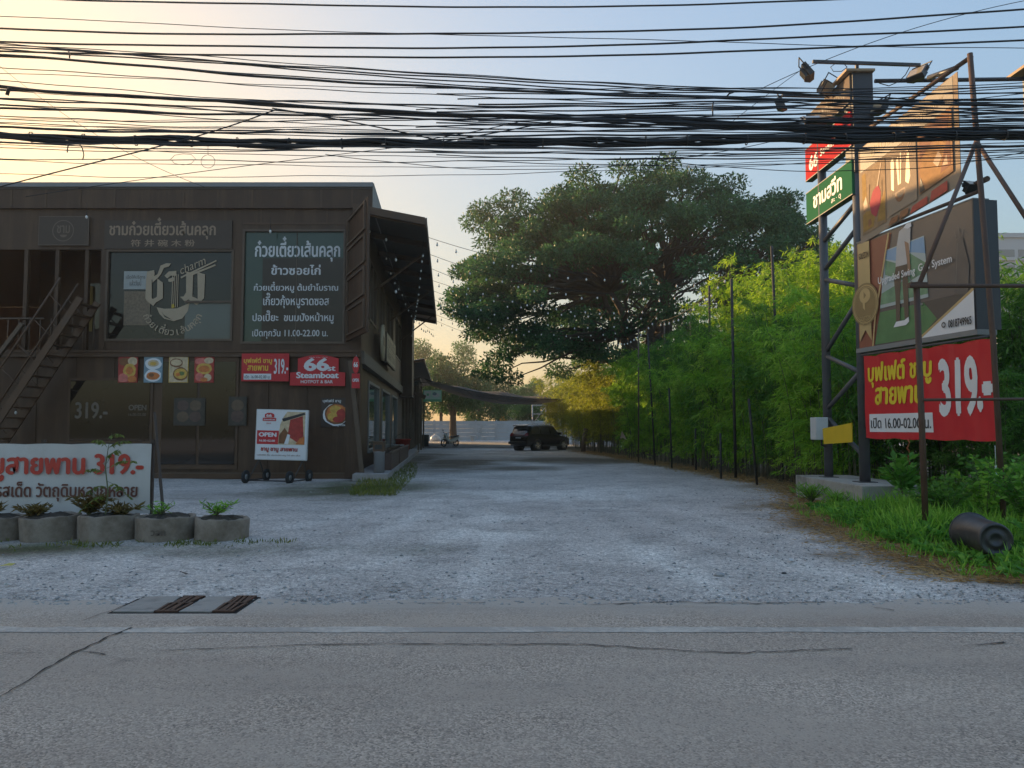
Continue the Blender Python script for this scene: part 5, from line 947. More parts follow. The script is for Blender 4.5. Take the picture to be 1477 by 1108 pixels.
for i, (x, y_, s_) in enumerate(((6.6, 50.5, 1.15), (8.6, 52.5, 1.25), (7.4, 56, 1.2), (6.0, 60, 1.1), (5.4, 64, 1.15), (10.4, 50, 1.2), (4.6, 69, 1.1))):
    bamboo('yellow', x, y_, s_, i * 1.7, f'sunlit yellow bamboo clump under the rain tree, {NTH[i]} of the rear group', 'yellow bamboo under the rain tree')
# support posts along the hedge
pst = mat('post_dark', (.035, .032, .03), .7, .3); pstw = mat('post_timber', (.13, .09, .06), .7, .3)
for px0, py0, px1, py1, m_, lab in ((921, 667, 921, 475, pstw, 'thin brown post at the hedge edge just right of the yellow bamboo'), (945, 671, 934, 480, pst, 'leaning dark post, second beyond the yellow bamboo'), (969, 676, 965, 560, pst, 'dark short post, third along the hedge from the car'), (1004, 679, 1003, 615, pst, 'dark low post, fourth along the hedge from the car'), (1040, 691, 1039, 625, pst, 'dark low post, fifth along the hedge from the car'), (1092, 700, 1080, 575, pst, 'leaning dark post before the hedge, sixth from the car'), (1149, 692, 1138, 545, pst, 'leaning dark green post next to the sign tower'), (841, 652, 845, 618, pstw, 'grey stump like post beside the parked car')):
    a = G(px0, py0); b_ = W(px1, py1, a.y); tag(MB().tube([a, b_], .036 if py0 > 660 else .16, 7).build('support_post', m_), lab, 'post', 'support posts along the hedge')
for px0, py0, px1, py1, Y, m_, lab in ((1060, 620, 1055, 402, 24.4, pst, 'tall black post rising out of the bamboo, left of the tallest'), (1127, 600, 1113, 355, 24.0, pst, 'tallest black post rising out of the bamboo'), (998, 560, 996, 440, 33, pstw, 'reddish thin post above the hedge carrying bulbs, right one'), (959, 560, 958, 462, 38, pstw, 'reddish thin post above the hedge carrying bulbs, left one'), (1024, 560, 1023, 412, 29, pst, 'grey post with bulbs at the hedge top')):
    a = W(px0, py0, Y); a.z = 0; b_ = W(px1, py1, Y); tag(MB().tube([a, b_], .045, 7).build('light_post', m_), lab, 'post', 'posts holding the string lights')
# weeds on the right verge
wgrass = leafmat('verge_grass', '#55862a', '#82b83e', '#b4da5e', .45); wbroad = leafmat('verge_weed', '#3f7428', '#649f38', '#9cc858', .42); wdry = leafmat('dry_straw', '#8a6b40', '#ad8c58', '#cdb07c', .2)
def verge(k, off0, off1, ymin, ymax):
    y = rng.uniform(ymin, ymax, k); e = edge_x(y); x = e + off0 + (off1 - off0) * rng.random(k) ** 1.2; d = np.clip((x - e) / 1.2, 0, 1); n_ = fbm(x, y, 1.1, 9); keep = rng.random(k) < np.clip(.05 + .75 * d + 2.6 * (n_ - .52), 0, 1)
    keep &= ~((x > 6.6) & (x < 8.0) & (y > 14.7) & (y < 18.3)); return x[keep], y[keep], d[keep], n_[keep]
x, y, d, n_ = verge(30000, .1, 5.5, 7.9, 19); k = len(x); h = (.05 + .17 * d * n_ * 2) * rng.uniform(.4, 1.6, k)
V = leaves(np.stack([x, y, x * 0], -1), h * 1.3, .012 + .02 * d, np.stack([rng.normal(0, .45, k), rng.normal(0, .45, k), np.ones(k)], -1), .25)
xd, yd, dd, nd = verge(9000, -.1, 5.5, 7.9, 19); kd = len(xd); Vd = leaves(np.stack([xd, yd, xd * 0], -1), (.05 + .12 * dd) * rng.uniform(.5, 1.5, kd), .013, np.stack([rng.normal(0, .8, kd), rng.normal(0, .8, kd), np.ones(kd)], -1), .25); tag(mesh_np('dry_grass', Vd, quads(kd), wdry), 'dry straw coloured blades mixed into the right verge', None, kind='stuff')
x, y, d, n_ = verge(7500, .5, 5.5, 8.0, 19); k = len(x); VV = []
for j in range(7):
    a = rng.uniform(0, 6.283, k); hh = (.05 + .30 * d * n_) * (.35 + .65 * rng.random(k)); VV.append(leaves(np.stack([x + .05 * np.cos(a), y + .05 * np.sin(a), hh], -1), rng.uniform(.07, .14, k), rng.uniform(.035, .07, k), np.stack([np.cos(a), np.sin(a), rng.uniform(-.1, .6, k)], -1), .2))
tag(mesh_np('weeds', np.concatenate([V] ), quads(len(V) // 4), wgrass), 'short green grass over the right verge', None, kind='stuff'); VV = np.concatenate(VV); tag(mesh_np('ground_cover', VV, quads(len(VV) // 4), wbroad), 'low broad leaved weeds over the right verge', None, kind='stuff')
k = 16000; y = 8 + rng.random(k) ** 1.5 * 44; x = edge_x(y) + rng.normal(.35, .42, k); V = leaves(np.stack([x, y, rng.uniform(.005, .04, k)], -1), rng.uniform(.06, .16, k), .012, np.stack([rng.normal(size=k), rng.normal(size=k), rng.normal(0, .12, k)], -1), .05); tag(mesh_np('dry_litter', V, quads(k), wdry), 'dry bamboo leaves and straw along the hedge foot', None, kind='stuff')
# grass by the restaurant corner and round the planters
k = 5200; px = rng.uniform(505, 602, k); py = rng.uniform(668, 716, k); keep = (np.abs((px - 560) + (py - 690) * 1.05) < 30 + 10 * rng.random(k)) ; P = np.array([G(a, b_)[:] for a, b_ in zip(px[keep], py[keep])]); k = len(P); V = leaves(P, rng.uniform(.05, .16, k), .02, np.stack([rng.normal(0, .5, k), rng.normal(0, .5, k), np.ones(k)], -1), .2)
k = 1800; P = np.stack([rng.uniform(-9, -3.0, k), 10.62 + rng.normal(0, .17, k), np.zeros(k)], -1); P = P[(fbm(P[:, 0], P[:, 1], 1.6, 3) + rng.normal(0, .05, k)) > .53]; k = len(P); V2 = leaves(P, rng.uniform(.03, .09, k), .016, np.stack([rng.normal(0, .6, k), rng.normal(0, .6, k), np.ones(k)], -1), .2); V = np.concatenate([V, V2]); tag(mesh_np('grass_tufts', V, quads(len(V) // 4), leafmat('tired_grass', '#4f5a26', '#6f7a35', '#9a9050', .35)), 'sparse tired grass at the restaurant corner and planters', None, kind='stuff')
def plant(name, label, p, h, r, n_stem, n_leaf, ll, lw, lm_, up=.2, cat='plant', group=None):
    p = Vector(p); t = thing(name, label, cat, p, random.uniform(0, 6), group); mb = MB(); P = []; Dr = []
    for i in range(n_stem):
        a = random.uniform(0, 6.283); o_ = r * random.uniform(.3, 1); hh = h * random.uniform(.6, 1); pts = [Vector((math.cos(a) * o_ * t_ ** 1.5, math.sin(a) * o_ * t_ ** 1.5, hh * t_)) for t_ in (0, .35, .7, 1)]; mb.tube(pts, [.008, .007, .005, .003], 4, False)
        for j in range(n_leaf // n_stem):
            t_ = random.uniform(.2, 1); k = min(2, int(t_ * 3)); q = pts[k].lerp(pts[k + 1], t_ * 3 - k); b = random.uniform(0, 6.283); P.append(q[:]); Dr.append((math.cos(b), math.sin(b), random.gauss(up, .35)))
    mb.build('stems', mat('green_stem', (.10, .12, .05), .6, .3), t, world=False); P = np.array(P); k = len(P); V = leaves(P, rng.uniform(.7, 1.3, k) * ll, rng.uniform(.8, 1.2, k) * lw, np.array(Dr), .2); mesh_np('leaves', V, quads(k), lm_, t, world=False); return t
drw = leafmat('dry_weed', '#5b4a26', '#7a6838', '#8f8a48', .35)
plant('leafy_shrub', 'broad leaved green shrub growing beside the footing under the red banner', (7.25, 14.35, .35), .75, .38, 12, 150, .24, .09, wbroad, .5, 'shrub')
plant('vine_bush', 'green climbing bush at the right edge behind the drum', (7.35, 10.9, 0), 1.25, .75, 34, 1300, .10, .06, wbroad, .1, 'bush'); plant('vine_bush', 'low green bush at the right edge before the drum', (6.6, 9.3, 0), .6, .6, 22, 700, .10, .06, wbroad, .2, 'bush')
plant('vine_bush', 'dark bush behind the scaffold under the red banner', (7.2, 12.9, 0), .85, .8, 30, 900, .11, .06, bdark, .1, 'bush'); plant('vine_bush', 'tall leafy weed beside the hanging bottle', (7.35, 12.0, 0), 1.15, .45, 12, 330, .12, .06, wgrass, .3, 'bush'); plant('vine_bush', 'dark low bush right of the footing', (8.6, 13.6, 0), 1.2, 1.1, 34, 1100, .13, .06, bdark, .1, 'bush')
plant('grass_clump', 'tall grass clump against the lot side of the footing', (6.35, 16.4, 0), .36, .4, 34, 300, .22, .018, wgrass, .9, 'grass'); plant('grass_clump', 'tall grass clump at the near corner of the footing', (6.4, 15.2, 0), .30, .35, 30, 260, .20, .018, wgrass, .9, 'grass')
for px, lab, h, nl, lm_, nm_ in ((312, 'green grass tuft in the rightmost ring planter', .22, 130, wgrass, 'grass_tuft'), (232, 'small green weed in the planter under the banner prop', .2, 80, wgrass, 'grass_tuft'), (128, 'bushy dry weed at the foot of the white banner', .30, 420, drw, 'dry_weed'), (50, 'low dry weed in the fourth planter', .14, 260, drw, 'dry_weed'), (-15, 'low dry weed in the planter at the left edge', .15, 220, drw, 'dry_weed'), (175, 'dry weed spreading between two ring planters', .16, 200, drw, 'dry_weed')):
    p = W(px, 738, 11.15); plant(nm_, lab, (p.x, 11.15, .33), h, .28, 14, nl, .12, .02 if lm_ is wgrass else .03, lm_, .4)
p = W(152, 735, 11.05); sp = thing('sapling', 'thin leafy sapling growing in front of the white banner', 'plant', (p.x, 11.05, .34)); mb = MB(); pts = [Vector((.0, 0, 0)), Vector((.03, 0, .35)), Vector((-.02, 0, .7)), Vector((.02, 0, 1.0)), Vector((.06, 0, 1.18))]; mb.tube(pts, [.012, .010, .008, .005, .003], 5, False); P = []; Dr = []
for (a, z, ln, dz) in ((0, .95, .32, .12), (3.1, .98, .2, .1), (.2, .68, .38, .1), (3.0, .6, .34, .05), (.4, .5, .3, -.25), (2.7, .42, .36, -.1), (3.4, .3, .3, -.2), (5.8, .75, .25, .2), (.1, 1.1, .2, .05)):
    b0 = Vector((0, 0, z)); b1 = b0 + Vector((math.cos(a) * ln, math.sin(a) * ln, dz)); mb.tube([b0, b0.lerp(b1, .5) + Vector((0, 0, .05)), b1], .004, 4, False)
    for j in range(22): t_ = random.uniform(.25, 1); q = b0.lerp(b1, t_) + Vector((0, 0, .05 * math.sin(3.14 * t_))); P.append(q[:]); c = random.uniform(0, 6.28); Dr.append((math.cos(c), math.sin(c), -.7))
mb.build('stem', mat('green_stem', (.10, .12, .05)), sp, world=False); k = len(P); V = leaves(np.array(P), rng.uniform(.06, .12, k), .028, np.array(Dr), .15); mesh_np('leaves', V, quads(k), leafmat('sapling_leaf', '#54622a', '#71803a', '#98a050', .35), sp, world=False)
# ------------------------------------------------------------------ overhead cables
cabm = mat('cable_black', (.014, .014, .015), .5, .2); cabg = mat('cable_grey', (.05, .045, .042), .5, .2)
def wpts(pts, Y, sway, seed):
    w_ = [W(a, b_, Y) for a, b_ in pts]; deg = min(len(w_) - 1, 3); co = np.polyfit([p.x for p in w_], [p.z for p in w_], min(deg, 2 if len(w_) < 5 else 3)); r_ = random.Random(seed); ph = r_.random() * 6; return co, ph
_ci = 0
def cable(pts, px_w, label, group, Y=None, sway=.012, m=None, ends=None, name='overhead_cable'):
    global _ci; _ci += 1; r_ = random.Random(_ci * 7); Y = Y or 8.4 + r_.uniform(-.5, .6); co, ph = wpts(pts, Y, sway, _ci)
    x0, x1 = (-9.5, 9.5) if ends is None else (W(ends[0], 100, Y).x, W(ends[1], 100, Y).x); n_ = 70; dy = r_.uniform(-.15, .15)
    # outside the frame the slope runs on straight instead of following the fitted curve
    lo, hi = -Y * .68, Y * .68; d1 = np.polyder(co)
    def zz(x):
        q = min(max(x, lo), hi); return np.polyval(co, q) + (x - q) * np.polyval(d1, q)
    P = [(x, Y + dy * x / 8 + .02 * math.sin(x * .9 + ph), zz(x) + sway * (math.sin(x * 1.7 + ph) * .6 + .4 * math.sin(x * 4.3 + 2 * ph))) for x in np.linspace(x0, x1, n_)]
    o = MB().tube(P, px_w * Y / F / 2, 6).build(name, m or cabm); tag(o, label, 'cable', group); return P
PW = 'thick power lines across the upper sky'
cable([(0, -9), (180, 0), (500, 8), (738, 9.5), (980, 7.5), (1280, 0), (1477, -7)], 2.6, 'uppermost thick power line, touching the top of the picture', PW, 8.9, .004)
cable([(0, 36), (250, 43), (500, 49), (738, 49), (980, 43), (1477, 20)], 2.8, 'thick power line, second from the top', PW, 9.0, .004)
cable([(0, 55), (500, 67.5), (738, 68), (980, 63), (1477, 42)], 2.8, 'thick power line, third from the top', PW, 9.1, .004)
cable([(0, 68), (250, 76), (500, 81), (738, 81), (980, 79), (1477, 62)], 2.8, 'thick power line, fourth from the top', PW, 9.2, .004)
cable([(0, 25), (500, 46), (738, 52), (980, 60), (1477, 69)], 1.1, 'thin wire crossing the thick power lines', None, 9.3, .004)
TC = 'telecom cables running down to the right across the middle of the sky'; lt = 'black telecom cable among the steep group falling from upper left to the right'
for p, w_ in (([(0, 58), (500, 98), (980, 127), (1240, 137), (1477, 142)], 1.8), ([(0, 66), (500, 101), (980, 130), (1477, 152)], 2.2), ([(0, 71), (500, 104), (980, 138), (1477, 160)], 2.0), ([(0, 78), (500, 113), (980, 145), (1477, 152)], 3.6), ([(0, 80), (500, 111), (980, 143), (1477, 166)], 1.8), ([(0, 95), (350, 121), (500, 129), (980, 152), (1477, 172)], 1.3), ([(0, 111), (500, 125), (980, 129), (1477, 118)], 1.0), ([(0, 60), (500, 92), (980, 131), (1477, 157)], 1.2)):
    cable(p, w_, lt, TC)
MB_ = 'bundled cables in the middle band'; lb = 'black cable in the dense middle band above the main bundle'
for p, w_ in (([(0, 127), (350, 152), (500, 158), (738, 167), (980, 175), (1477, 192)], 4.6), ([(0, 125), (500, 147), (738, 157), (980, 152), (1477, 146)], 2.6), ([(0, 130), (350, 150), (738, 170), (980, 179), (1477, 197)], 3.0), ([(0, 137), (500, 168), (980, 186), (1477, 200)], 1.8), ([(0, 142), (350, 161), (738, 171), (980, 186), (1477, 184)], 2.0), ([(0, 158), (350, 163), (738, 169), (1477, 176)], 3.2), ([(0, 163), (500, 176), (980, 160), (1477, 132)], 1.6), ([(0, 178), (500, 193), (980, 184), (1477, 165)], 2.2), ([(0, 187), (500, 196), (980, 193), (1477, 180)], 2.8), ([(0, 184), (500, 190), (980, 178), (1477, 158)], 1.4), ([(0, 152), (500, 170), (980, 168), (1477, 170)], 1.6), ([(0, 191), (500, 200), (980, 200), (1477, 186)], 2.0), ([(0, 170), (500, 182), (980, 172), (1477, 140)], 1.2), ([(0, 121), (500, 150), (980, 170), (1477, 176)], 1.2)):
    cable(p, w_, lb, MB_, sway=.016)
for i, (a, b_, c, d) in enumerate(((132, 158, 180, 196), (148, 166, 176, 181), (155, 180, 190, 190), (167, 174, 163, 150), (174, 188, 189, 174), (182, 198, 197, 182), (189, 203, 210, 203), (200, 211, 217, 218), (224, 231, 229, 212))):
    cable([(0, a), (500, b_), (980, c), (1477, d)], .8 + .25 * (i % 3), 'hair thin cable strung between the thicker ones of the middle band', 'hair thin cables of the middle band')
main = [(0, 196), (250, 204), (500, 207), (738, 207), (980, 204), (1260, 198), (1477, 195)]
mb = MB(); co, ph = wpts(main, 8.2, 0, 1)
for j in range(7):
    a = 6.283 * j / 7; P = [(x, 8.2 + .035 * math.cos(a + x * .8), np.polyval(co, x) + .033 * math.sin(a + x * .8) + .012 * math.sin(x * 2.9) + .012 * math.sin(x * 6.1 + j)) for x in np.linspace(-9.5, 9.5, 90)]; mb.tube(P, .011 + .004 * (j % 3), 6)
mbo = mb.build('cable_bundle', cabm); tag(mbo, 'thickest twisted black cable bundle running right across the picture', 'cable bundle')
mb = MB()
for k in range(34):
    x = -9 + k * .55 + random.uniform(-.1, .1); z = float(np.polyval(co, x)); mb.tube([(x, 8.2 + .055 * math.cos(a), z + .055 * math.sin(a)) for a in [6.283 * i / 8 for i in range(9)]], .006, 4)
mb.build('lashing', cabg, mbo)
mb = MB(); co2, _ = wpts([(930, 172), (1040, 178), (1250, 190), (1477, 193)], 8.6, 0, 2)
for j in range(4):
    a = 6.283 * j / 4; mb.tube([(x, 8.6 + .03 * math.cos(a + x), np.polyval(co2, x) + .028 * math.sin(a + x)) for x in np.linspace(1.3, 8.5, 40)], .016, 6)
tag(mb.build('cable_bundle', cabm), 'second black cable bundle joining from the middle to the right edge', 'cable bundle')
RB = 'thin cables on the right in front of the billboards'; lr = 'thin black cable in the close set fan crossing in front of the billboards'
for i, (ya, yc, ye, w_) in enumerate(((118, 128, 118, 1.3), (126, 133, 124, 1.8), (133, 139, 131, 2.0), (141, 146, 138, 2.4), (147, 150, 148, 1.6), (152, 157, 154, 2.2), (159, 163, 161, 2.4), (166, 169, 168, 1.6), (172, 176, 172, 1.6), (180, 181, 178, 2.0), (205, 202, 202, 2.2), (212, 212, 208, 1.6), (219, 220, 214, 1.6), (226, 227, 219, 1.4), (233, 234, 224, 1.2))):
    cable([(620, ya + 10 if i < 9 else ya - 2), (980, (ya + yc) / 2 + 3), (1230, yc), (1477, ye)], w_, lr, RB, ends=(600 + 30 * (i % 4), 1640))
LW_ = 'thin wires below the main bundle'; ll_ = 'thin grey wire sagging below the main bundle on the left and centre'
for p, w_ in (([(0, 203), (500, 214), (980, 226), (1477, 214)], 1.6), ([(0, 210), (500, 222), (980, 232), (1477, 226)], 1.0), ([(0, 216), (500, 218), (980, 219), (1477, 205)], 1.2), ([(0, 233), (500, 242), (738, 240), (980, 236), (1477, 215)], .9), ([(0, 250), (500, 255), (738, 250), (980, 243), (1477, 215)], .9), ([(0, 206), (500, 212), (980, 214), (1477, 209)], 2.0)):
    cable(p, w_, ll_, LW_, m=cabg)
cable([(480, 222), (640, 243), (900, 236), (1000, 228)], 1.0, 'thin wire drooping lowest in the centre above the rain tree', None, ends=(470, 1240), m=cabg)
cable([(940, 228), (1060, 240), (1180, 250), (1330, 240), (1477, 218)], 1.1, 'thin wire sagging in front of the green tower sign', None, ends=(930, 1600), m=cabm)
DG = 'drop wires crossing the bundles at a slant'
cable([(-60, 278), (0, 263), (110, 237), (220, 211)], 1.9, 'slanting drop wire from the left edge up to the main bundle', DG, 8.0, 0, ends=(-250, 222)); cable([(220, 211), (300, 189), (395, 156)], 1.9, 'slanting drop wire from the main bundle up to the middle bundle on the left', DG, 8.0, 0, ends=(218, 398)); cable([(395, 156), (500, 175), (640, 205)], 1.9, 'slanting drop wire from the middle bundle down to the main bundle, left of centre', DG, 8.1, 0, ends=(393, 644)); cable([(130, 268), (300, 244), (500, 220), (640, 203)], 1.0, 'long thin slanting wire rising from above the restaurant roof', DG, 8.0, 0, ends=(40, 642)); cable([(640, 203), (720, 190), (790, 177)], 1.8, 'slanting drop wire rising right of centre to the middle bundle', DG, 8.1, 0, ends=(636, 795)); cable([(610, 202), (680, 190), (745, 176)], 1.2, 'thinner slanting drop wire just left of the one rising right of centre', DG, 8.2, 0, ends=(606, 748))
cable([(-20, 80), (60, 140), (140, 197), (285, 266)], .7, 'hair thin wire slanting down from the upper left corner', None, 10, 0, m=cabg, ends=(-120, 300)); cable([(1110, 125), (1165, 97), (1300, 50), (1477, 3)], 1.0, 'thin wire slanting up from the lamp arm to the upper right corner', None, 12, 0, ends=(1095, 1600)); cable([(1050, 180), (1090, 150), (1130, 118), (1160, 98)], .8, 'hair thin wire from the cables up to the left end of the lamp arm', None, 12, 0, ends=(1040, 1168))
def loop(pts, Y, r, label): tag(MB().tube([W(a, b_, Y) for a, b_ in pts], r, 5).build('wire_loop', cabm), label, 'wire', 'loose wire ends on the cables')
loop([(97, 220), (98, 211), (104, 205), (113, 206), (119, 214), (121, 224), (119, 231)], 8.2, .006, 'loose hook of wire hanging from the bundle at the left')
loop([(246, 230 + 0), (252, 224), (264, 222), (276, 223), (282, 229), (276, 236), (264, 238), (252, 236), (246, 230)], 8.2, .0025, 'flat oval loop of thin wire under the bundle'); loop([(300 + 10 * math.cos(a), 233 + 9.5 * math.sin(a)) for a in [6.283 * i / 16 - 1.57 for i in range(17)]] + [(300, 210)], 8.2, .0025, 'round loop of thin wire under the bundle, right of the oval one'); loop([(1222, 97), (1214, 103), (1202, 103), (1198, 97), (1206, 91), (1218, 93), (1222, 97)], 15.5, .008, 'wire loop hanging from the high lamp arm'); loop([(1312, 97), (1306, 108), (1296, 118), (1282, 124), (1268, 120)], 15.5, .010, 'wire drooping from the right floodlight to the dark column')
loop([(946, 240), (948, 231), (953, 223)], 8.2, .006, 'short wire stub under the thin wires above the rain tree'); loop([(1028, 166), (1028, 152), (1029, 147)], 8.2, .008, 'short clamp standing across the cables left of the tower'); loop([(1048, 140), (1052, 135), (1058, 133)], 8.2, .010, 'small cable clip in the sky left of the tower'); loop([(10, 137), (12, 130), (14, 126)], 8.2, .02, 'small bracket on the cables at the left edge'); loop([(100, 84), (101, 78), (99, 74)], 8.2, .008, 'small cable clip at the upper left')
# ------------------------------------------------------------------ string lights across the lane
bulbm = mat('bulb_glass', (.78, .76, .72), .25, .05); capb = mat('bulb_socket', (.02, .02, .02), .5, .1)
def bulb_mesh():
    m1 = MB().lathe([(0, -.17), (.024, -.16), (.040, -.125), (.036, -.09), (.018, -.065)], None, 8); m2 = MB().lathe([(.018, -.068), (.02, -.03), (.010, -.0), (0, 0)], None, 6); return m1, m2
b1, b2 = bulb_mesh(); BM = None
def string_lights(a, b_, sag, label, n_=None, drop=.12, big=1.0):
    global BM; a, b_ = Vector(a), Vector(b_); L = (b_ - a).length; t = thing('string_lights', label, 'string lights', a, 0, 'strings of white bulbs over the lane'); f = lambda q: a.lerp(b_, q) + Vector((0, 0, -4 * sag * q * (1 - q)))
    MB().tube([f(k / 24) for k in range(25)], .009, 5).build('cord', capb, t); n_ = n_ or int(L / .62)
    for k in range(n_):
        p = f((k + .5) / n_) - a
        if BM is None:
            o = b1.build('bulb', bulbm, t, world=False); s_ = b2.build('socket', capb, o, world=False); BM = (o, s_)
        else:
            o = BM[0].copy(); COL.objects.link(o); s_ = BM[1].copy(); COL.objects.link(s_); o.parent = t; s_.parent = o
        o.location = p + Vector((0, 0, -drop * random.uniform(.3, 1))); o.scale = (big, big, big)
for i, y in enumerate((26.0, 28.6, 31.2, 33.8, 36.4, 39.0, 41.6, 44.2, 46.8)):
    a = side(y, 2.03, 8.16); yy = y + 1.2; b_ = Vector((edge_x(yy) + .15, yy, 6.9 - .03 * i)); string_lights(a, b_, .45 + .25 * (i % 3) / 2, f'string of white bulbs across the lane from the slatted awning, {NTH[i]} from the camera', drop=.18, big=.85)
for i, (ya, yb) in enumerate(((24.5, 33), (33, 41), (41, 50))):
    string_lights((edge_x(ya) + .1, ya, 6.6), (edge_x(yb) + .1, yb, 6.2), .35, f'string of white bulbs along the hedge top, {("nearest", "middle", "farthest")[i]} stretch', drop=.1, big=.9)
string_lights(side(25.5, 1.9, 7.9), side(45, .6, 7.3), .5, 'string of white bulbs running under the slatted awning', 20, .3, .8); string_lights(side(26.5, .5, 7.9), side(46, 1.9, 7.5), .7, 'second string of white bulbs crossing under the slatted awning', 18, .3, .8)
for px, py, lab in ((390, 329, 'single white bulb hanging from the fascia above the menu window'), (533, 329, 'single white bulb hanging beside the open steel leaf'), (557, 341, 'single white bulb hanging under the awning corner'), (571, 340 + 30, 'single white bulb hanging in the awning shadow'), (51, 520, 'single white bulb hanging by the stair, upper one'), (26, 560, 'single white bulb hanging at the left edge, lower one'), (23, 590, 'single white bulb hanging below the stair foot'), (571, 416, 'single white bulb hanging before the upstairs side wall'), (125, 308, 'single white bulb on the fascia above the round emblem panel')):
    Y = 23.9 if px < 520 else 25.2; t = thing('hanging_bulb', lab, 'bulb', W(px, py, Y)); b1.build('bulb', bulbm, t, world=False); b2.build('socket', capb, t, world=False); MB().tube([(0, 0, 0), (0, 0, .35)], .006, 4).build('cord', capb, t, world=False)
# ------------------------------------------------------------------ back of the lot
bw = thing('concrete_panel_wall', 'long grey precast panel wall closing the back of the lot', 'wall', (0, 96, 0)); pw = mat('precast_panel', (.44, .45, .45), .85, .12, 2, dirt=(.32, .32, .30), dscale=.7)
mb = MB(); pm = MB()
for k in range(22):
    x0 = -28 + k * 2.6
    for r_ in range(5): mb.box((x0 + .16, 96, .05 + r_ * .48), (x0 + 2.6, 96.08 + .01 * (r_ % 2), .05 + r_ * .48 + .465))
    pm.box((x0, 95.93, .05), (x0 + .155, 96.13, 2.55))
mb.build('panels', pw, bw); pm.build('posts', pw, bw); mb = MB(); mb.box((.4, 95.85, .05), (1.9, 95.92, 1.6)); mb.build('metal_gate', mat('gate_grey', (.24, .23, .21), .6, .2), bw)
# white house with a pier behind the wall, the sun's orange put into its colour
hs = thing('white_house', 'small white house with a sunlit orange pier seen over the back wall under the net', 'building', (2, 116, 0)); p0, w_, h_ = frame_px(732, 580, 760, 612, 116)
MB().box((p0.x, 116, 0), (p0.x + w_ + 2, 124, p0.z + h_ + .2)).build('wall', mat('house_white', (.55, .56, .57), .7, .08), hs); x_ = W(714, 600, 116).x
MB().box((x_, 115.6, 0), (p0.x - .01, 118, p0.z + h_)).build('side_wall', mat('house_cream', (.52, .36, .16), .7, .1), hs); xo = W(721, 600, 115).x; MB().box((xo, 115.0, 0), (xo + .8, 115.55, p0.z + h_ - .1)).build('pier', mat('pier_sun_orange', (.62, .30, .05), .7, .1), hs)
MB().prism([(x_ - 1.2, 114.6, p0.z + h_ + .25), (p0.x + w_ + 2.6, 114.6, p0.z + h_ + .25), (p0.x + w_ + 2.2, 120, p0.z + h_ + 1.6), (x_ - .8, 120, p0.z + h_ + 1.6)], (0, 0, .15)).build('roof', roofm, hs); MB().box((x_ + .2, 115.55, 1.5), (x_ + .7, 115.595, 3.6)).build('window', darkg, hs)
# grey scaffold
sf = thing('grey_scaffold', 'grey steel tube scaffold tower beyond the parked car', 'scaffold', W(779, 617, 84)); gm_ = mat('galvanised_tube', (.42, .43, .44), .45, .1, metal=.5)
x0, x1 = W(768, 600, 84).x, W(788, 600, 84).x; z1_ = W(780, 584, 84).z; mb = MB()
for x_ in (x0, x1, x1 + 1.4):
    for y_ in (84, 85.4): mb.tube([(x_, y_, 0), (x_, y_, z1_ if x_ < x1 + 1 else z1_ - .6)], .05, 6)
mb.build('post', gm_, sf); mb = MB()
for z_ in (z1_ - .05, z1_ - 1.0, z1_ - 2.0):
    for y_ in (84, 85.4): mb.tube([(x0, y_, z_), (x1 + 1.4, y_, z_)], .04, 6)
mb.build('rail', gm_, sf); mb = MB(); mb.tube([(x0, 84, z1_ - 2.1), (x1, 84, z1_ - .1)], .035, 6); mb.tube([(x1, 84, z1_ - 2.1), (x1 + 1.4, 84, z1_ - .8)], .035, 6); mb.build('brace', gm_, sf)
# shade net
nm = bpy.data.materials.new('shade_net'); nm.use_nodes = True; n = nm.node_tree.nodes; l = nm.node_tree.links; b = n['Principled BSDF']; b.inputs['Base Color'].default_value = (.022, .02, .02, 1); b.inputs['Roughness'].default_value = .9; tr_ = n.new('ShaderNodeBsdfTransparent'); mx = n.new('ShaderNodeMixShader'); mx.inputs[0].default_value = .80; l.new(tr_.outputs[0], mx.inputs[1]); l.new(b.outputs[0], mx.inputs[2]); l.new(mx.outputs[0], n['Material Output'].inputs[0])
A = [W(612, 546, 60), W(838, 574, 60), W(620, 556, 82), W(812, 578, 82)]; nx_, ny_ = 40, 14; V = []
for j in range(ny_ + 1):
    for i in range(nx_ + 1):
        u, v = i / nx_, j / ny_; p = (A[0] * (1 - u) + A[1] * u) * (1 - v) + (A[2] * (1 - u) + A[3] * u) * v; V.append((p.x, p.y, p.z - 1.1 * math.sin(math.pi * u) ** .8 * (.55 + .45 * math.sin(v * 9)) - .25 * math.sin(u * 21) * math.sin(v * 4) * .4))
i_ = np.arange(ny_)[:, None] * (nx_ + 1) + np.arange(nx_)[None, :]; Fq = np.stack([i_, i_ + 1, i_ + nx_ + 2, i_ + nx_ + 1], -1).reshape(-1, 4); sn = mesh_np('shade_net', V, Fq, nm); tag(sn, 'dark sagging shade net slung between the annex and the hedge', 'shade net'); sn.data.polygons.foreach_set('use_smooth', [True] * len(Fq))
MB().tube([V[i] for i in range(nx_ + 1)], .03, 5).build('edge_rope', capb, sn); MB().tube([V[ny_ * (nx_ + 1) + i] for i in range(nx_ + 1)], .03, 5).build('edge_rope', capb, sn)
tag(MB().tube([(A[1].x, 60, 0), A[1]], .07, 7).build('net_post', pstw), 'post in the hedge holding the right end of the shade net', 'post'); tag(MB().tube([(A[3].x, 82, 0), A[3]], .07, 7).build('net_post', pstw), 'farther post holding the back corner of the shade net', 'post')
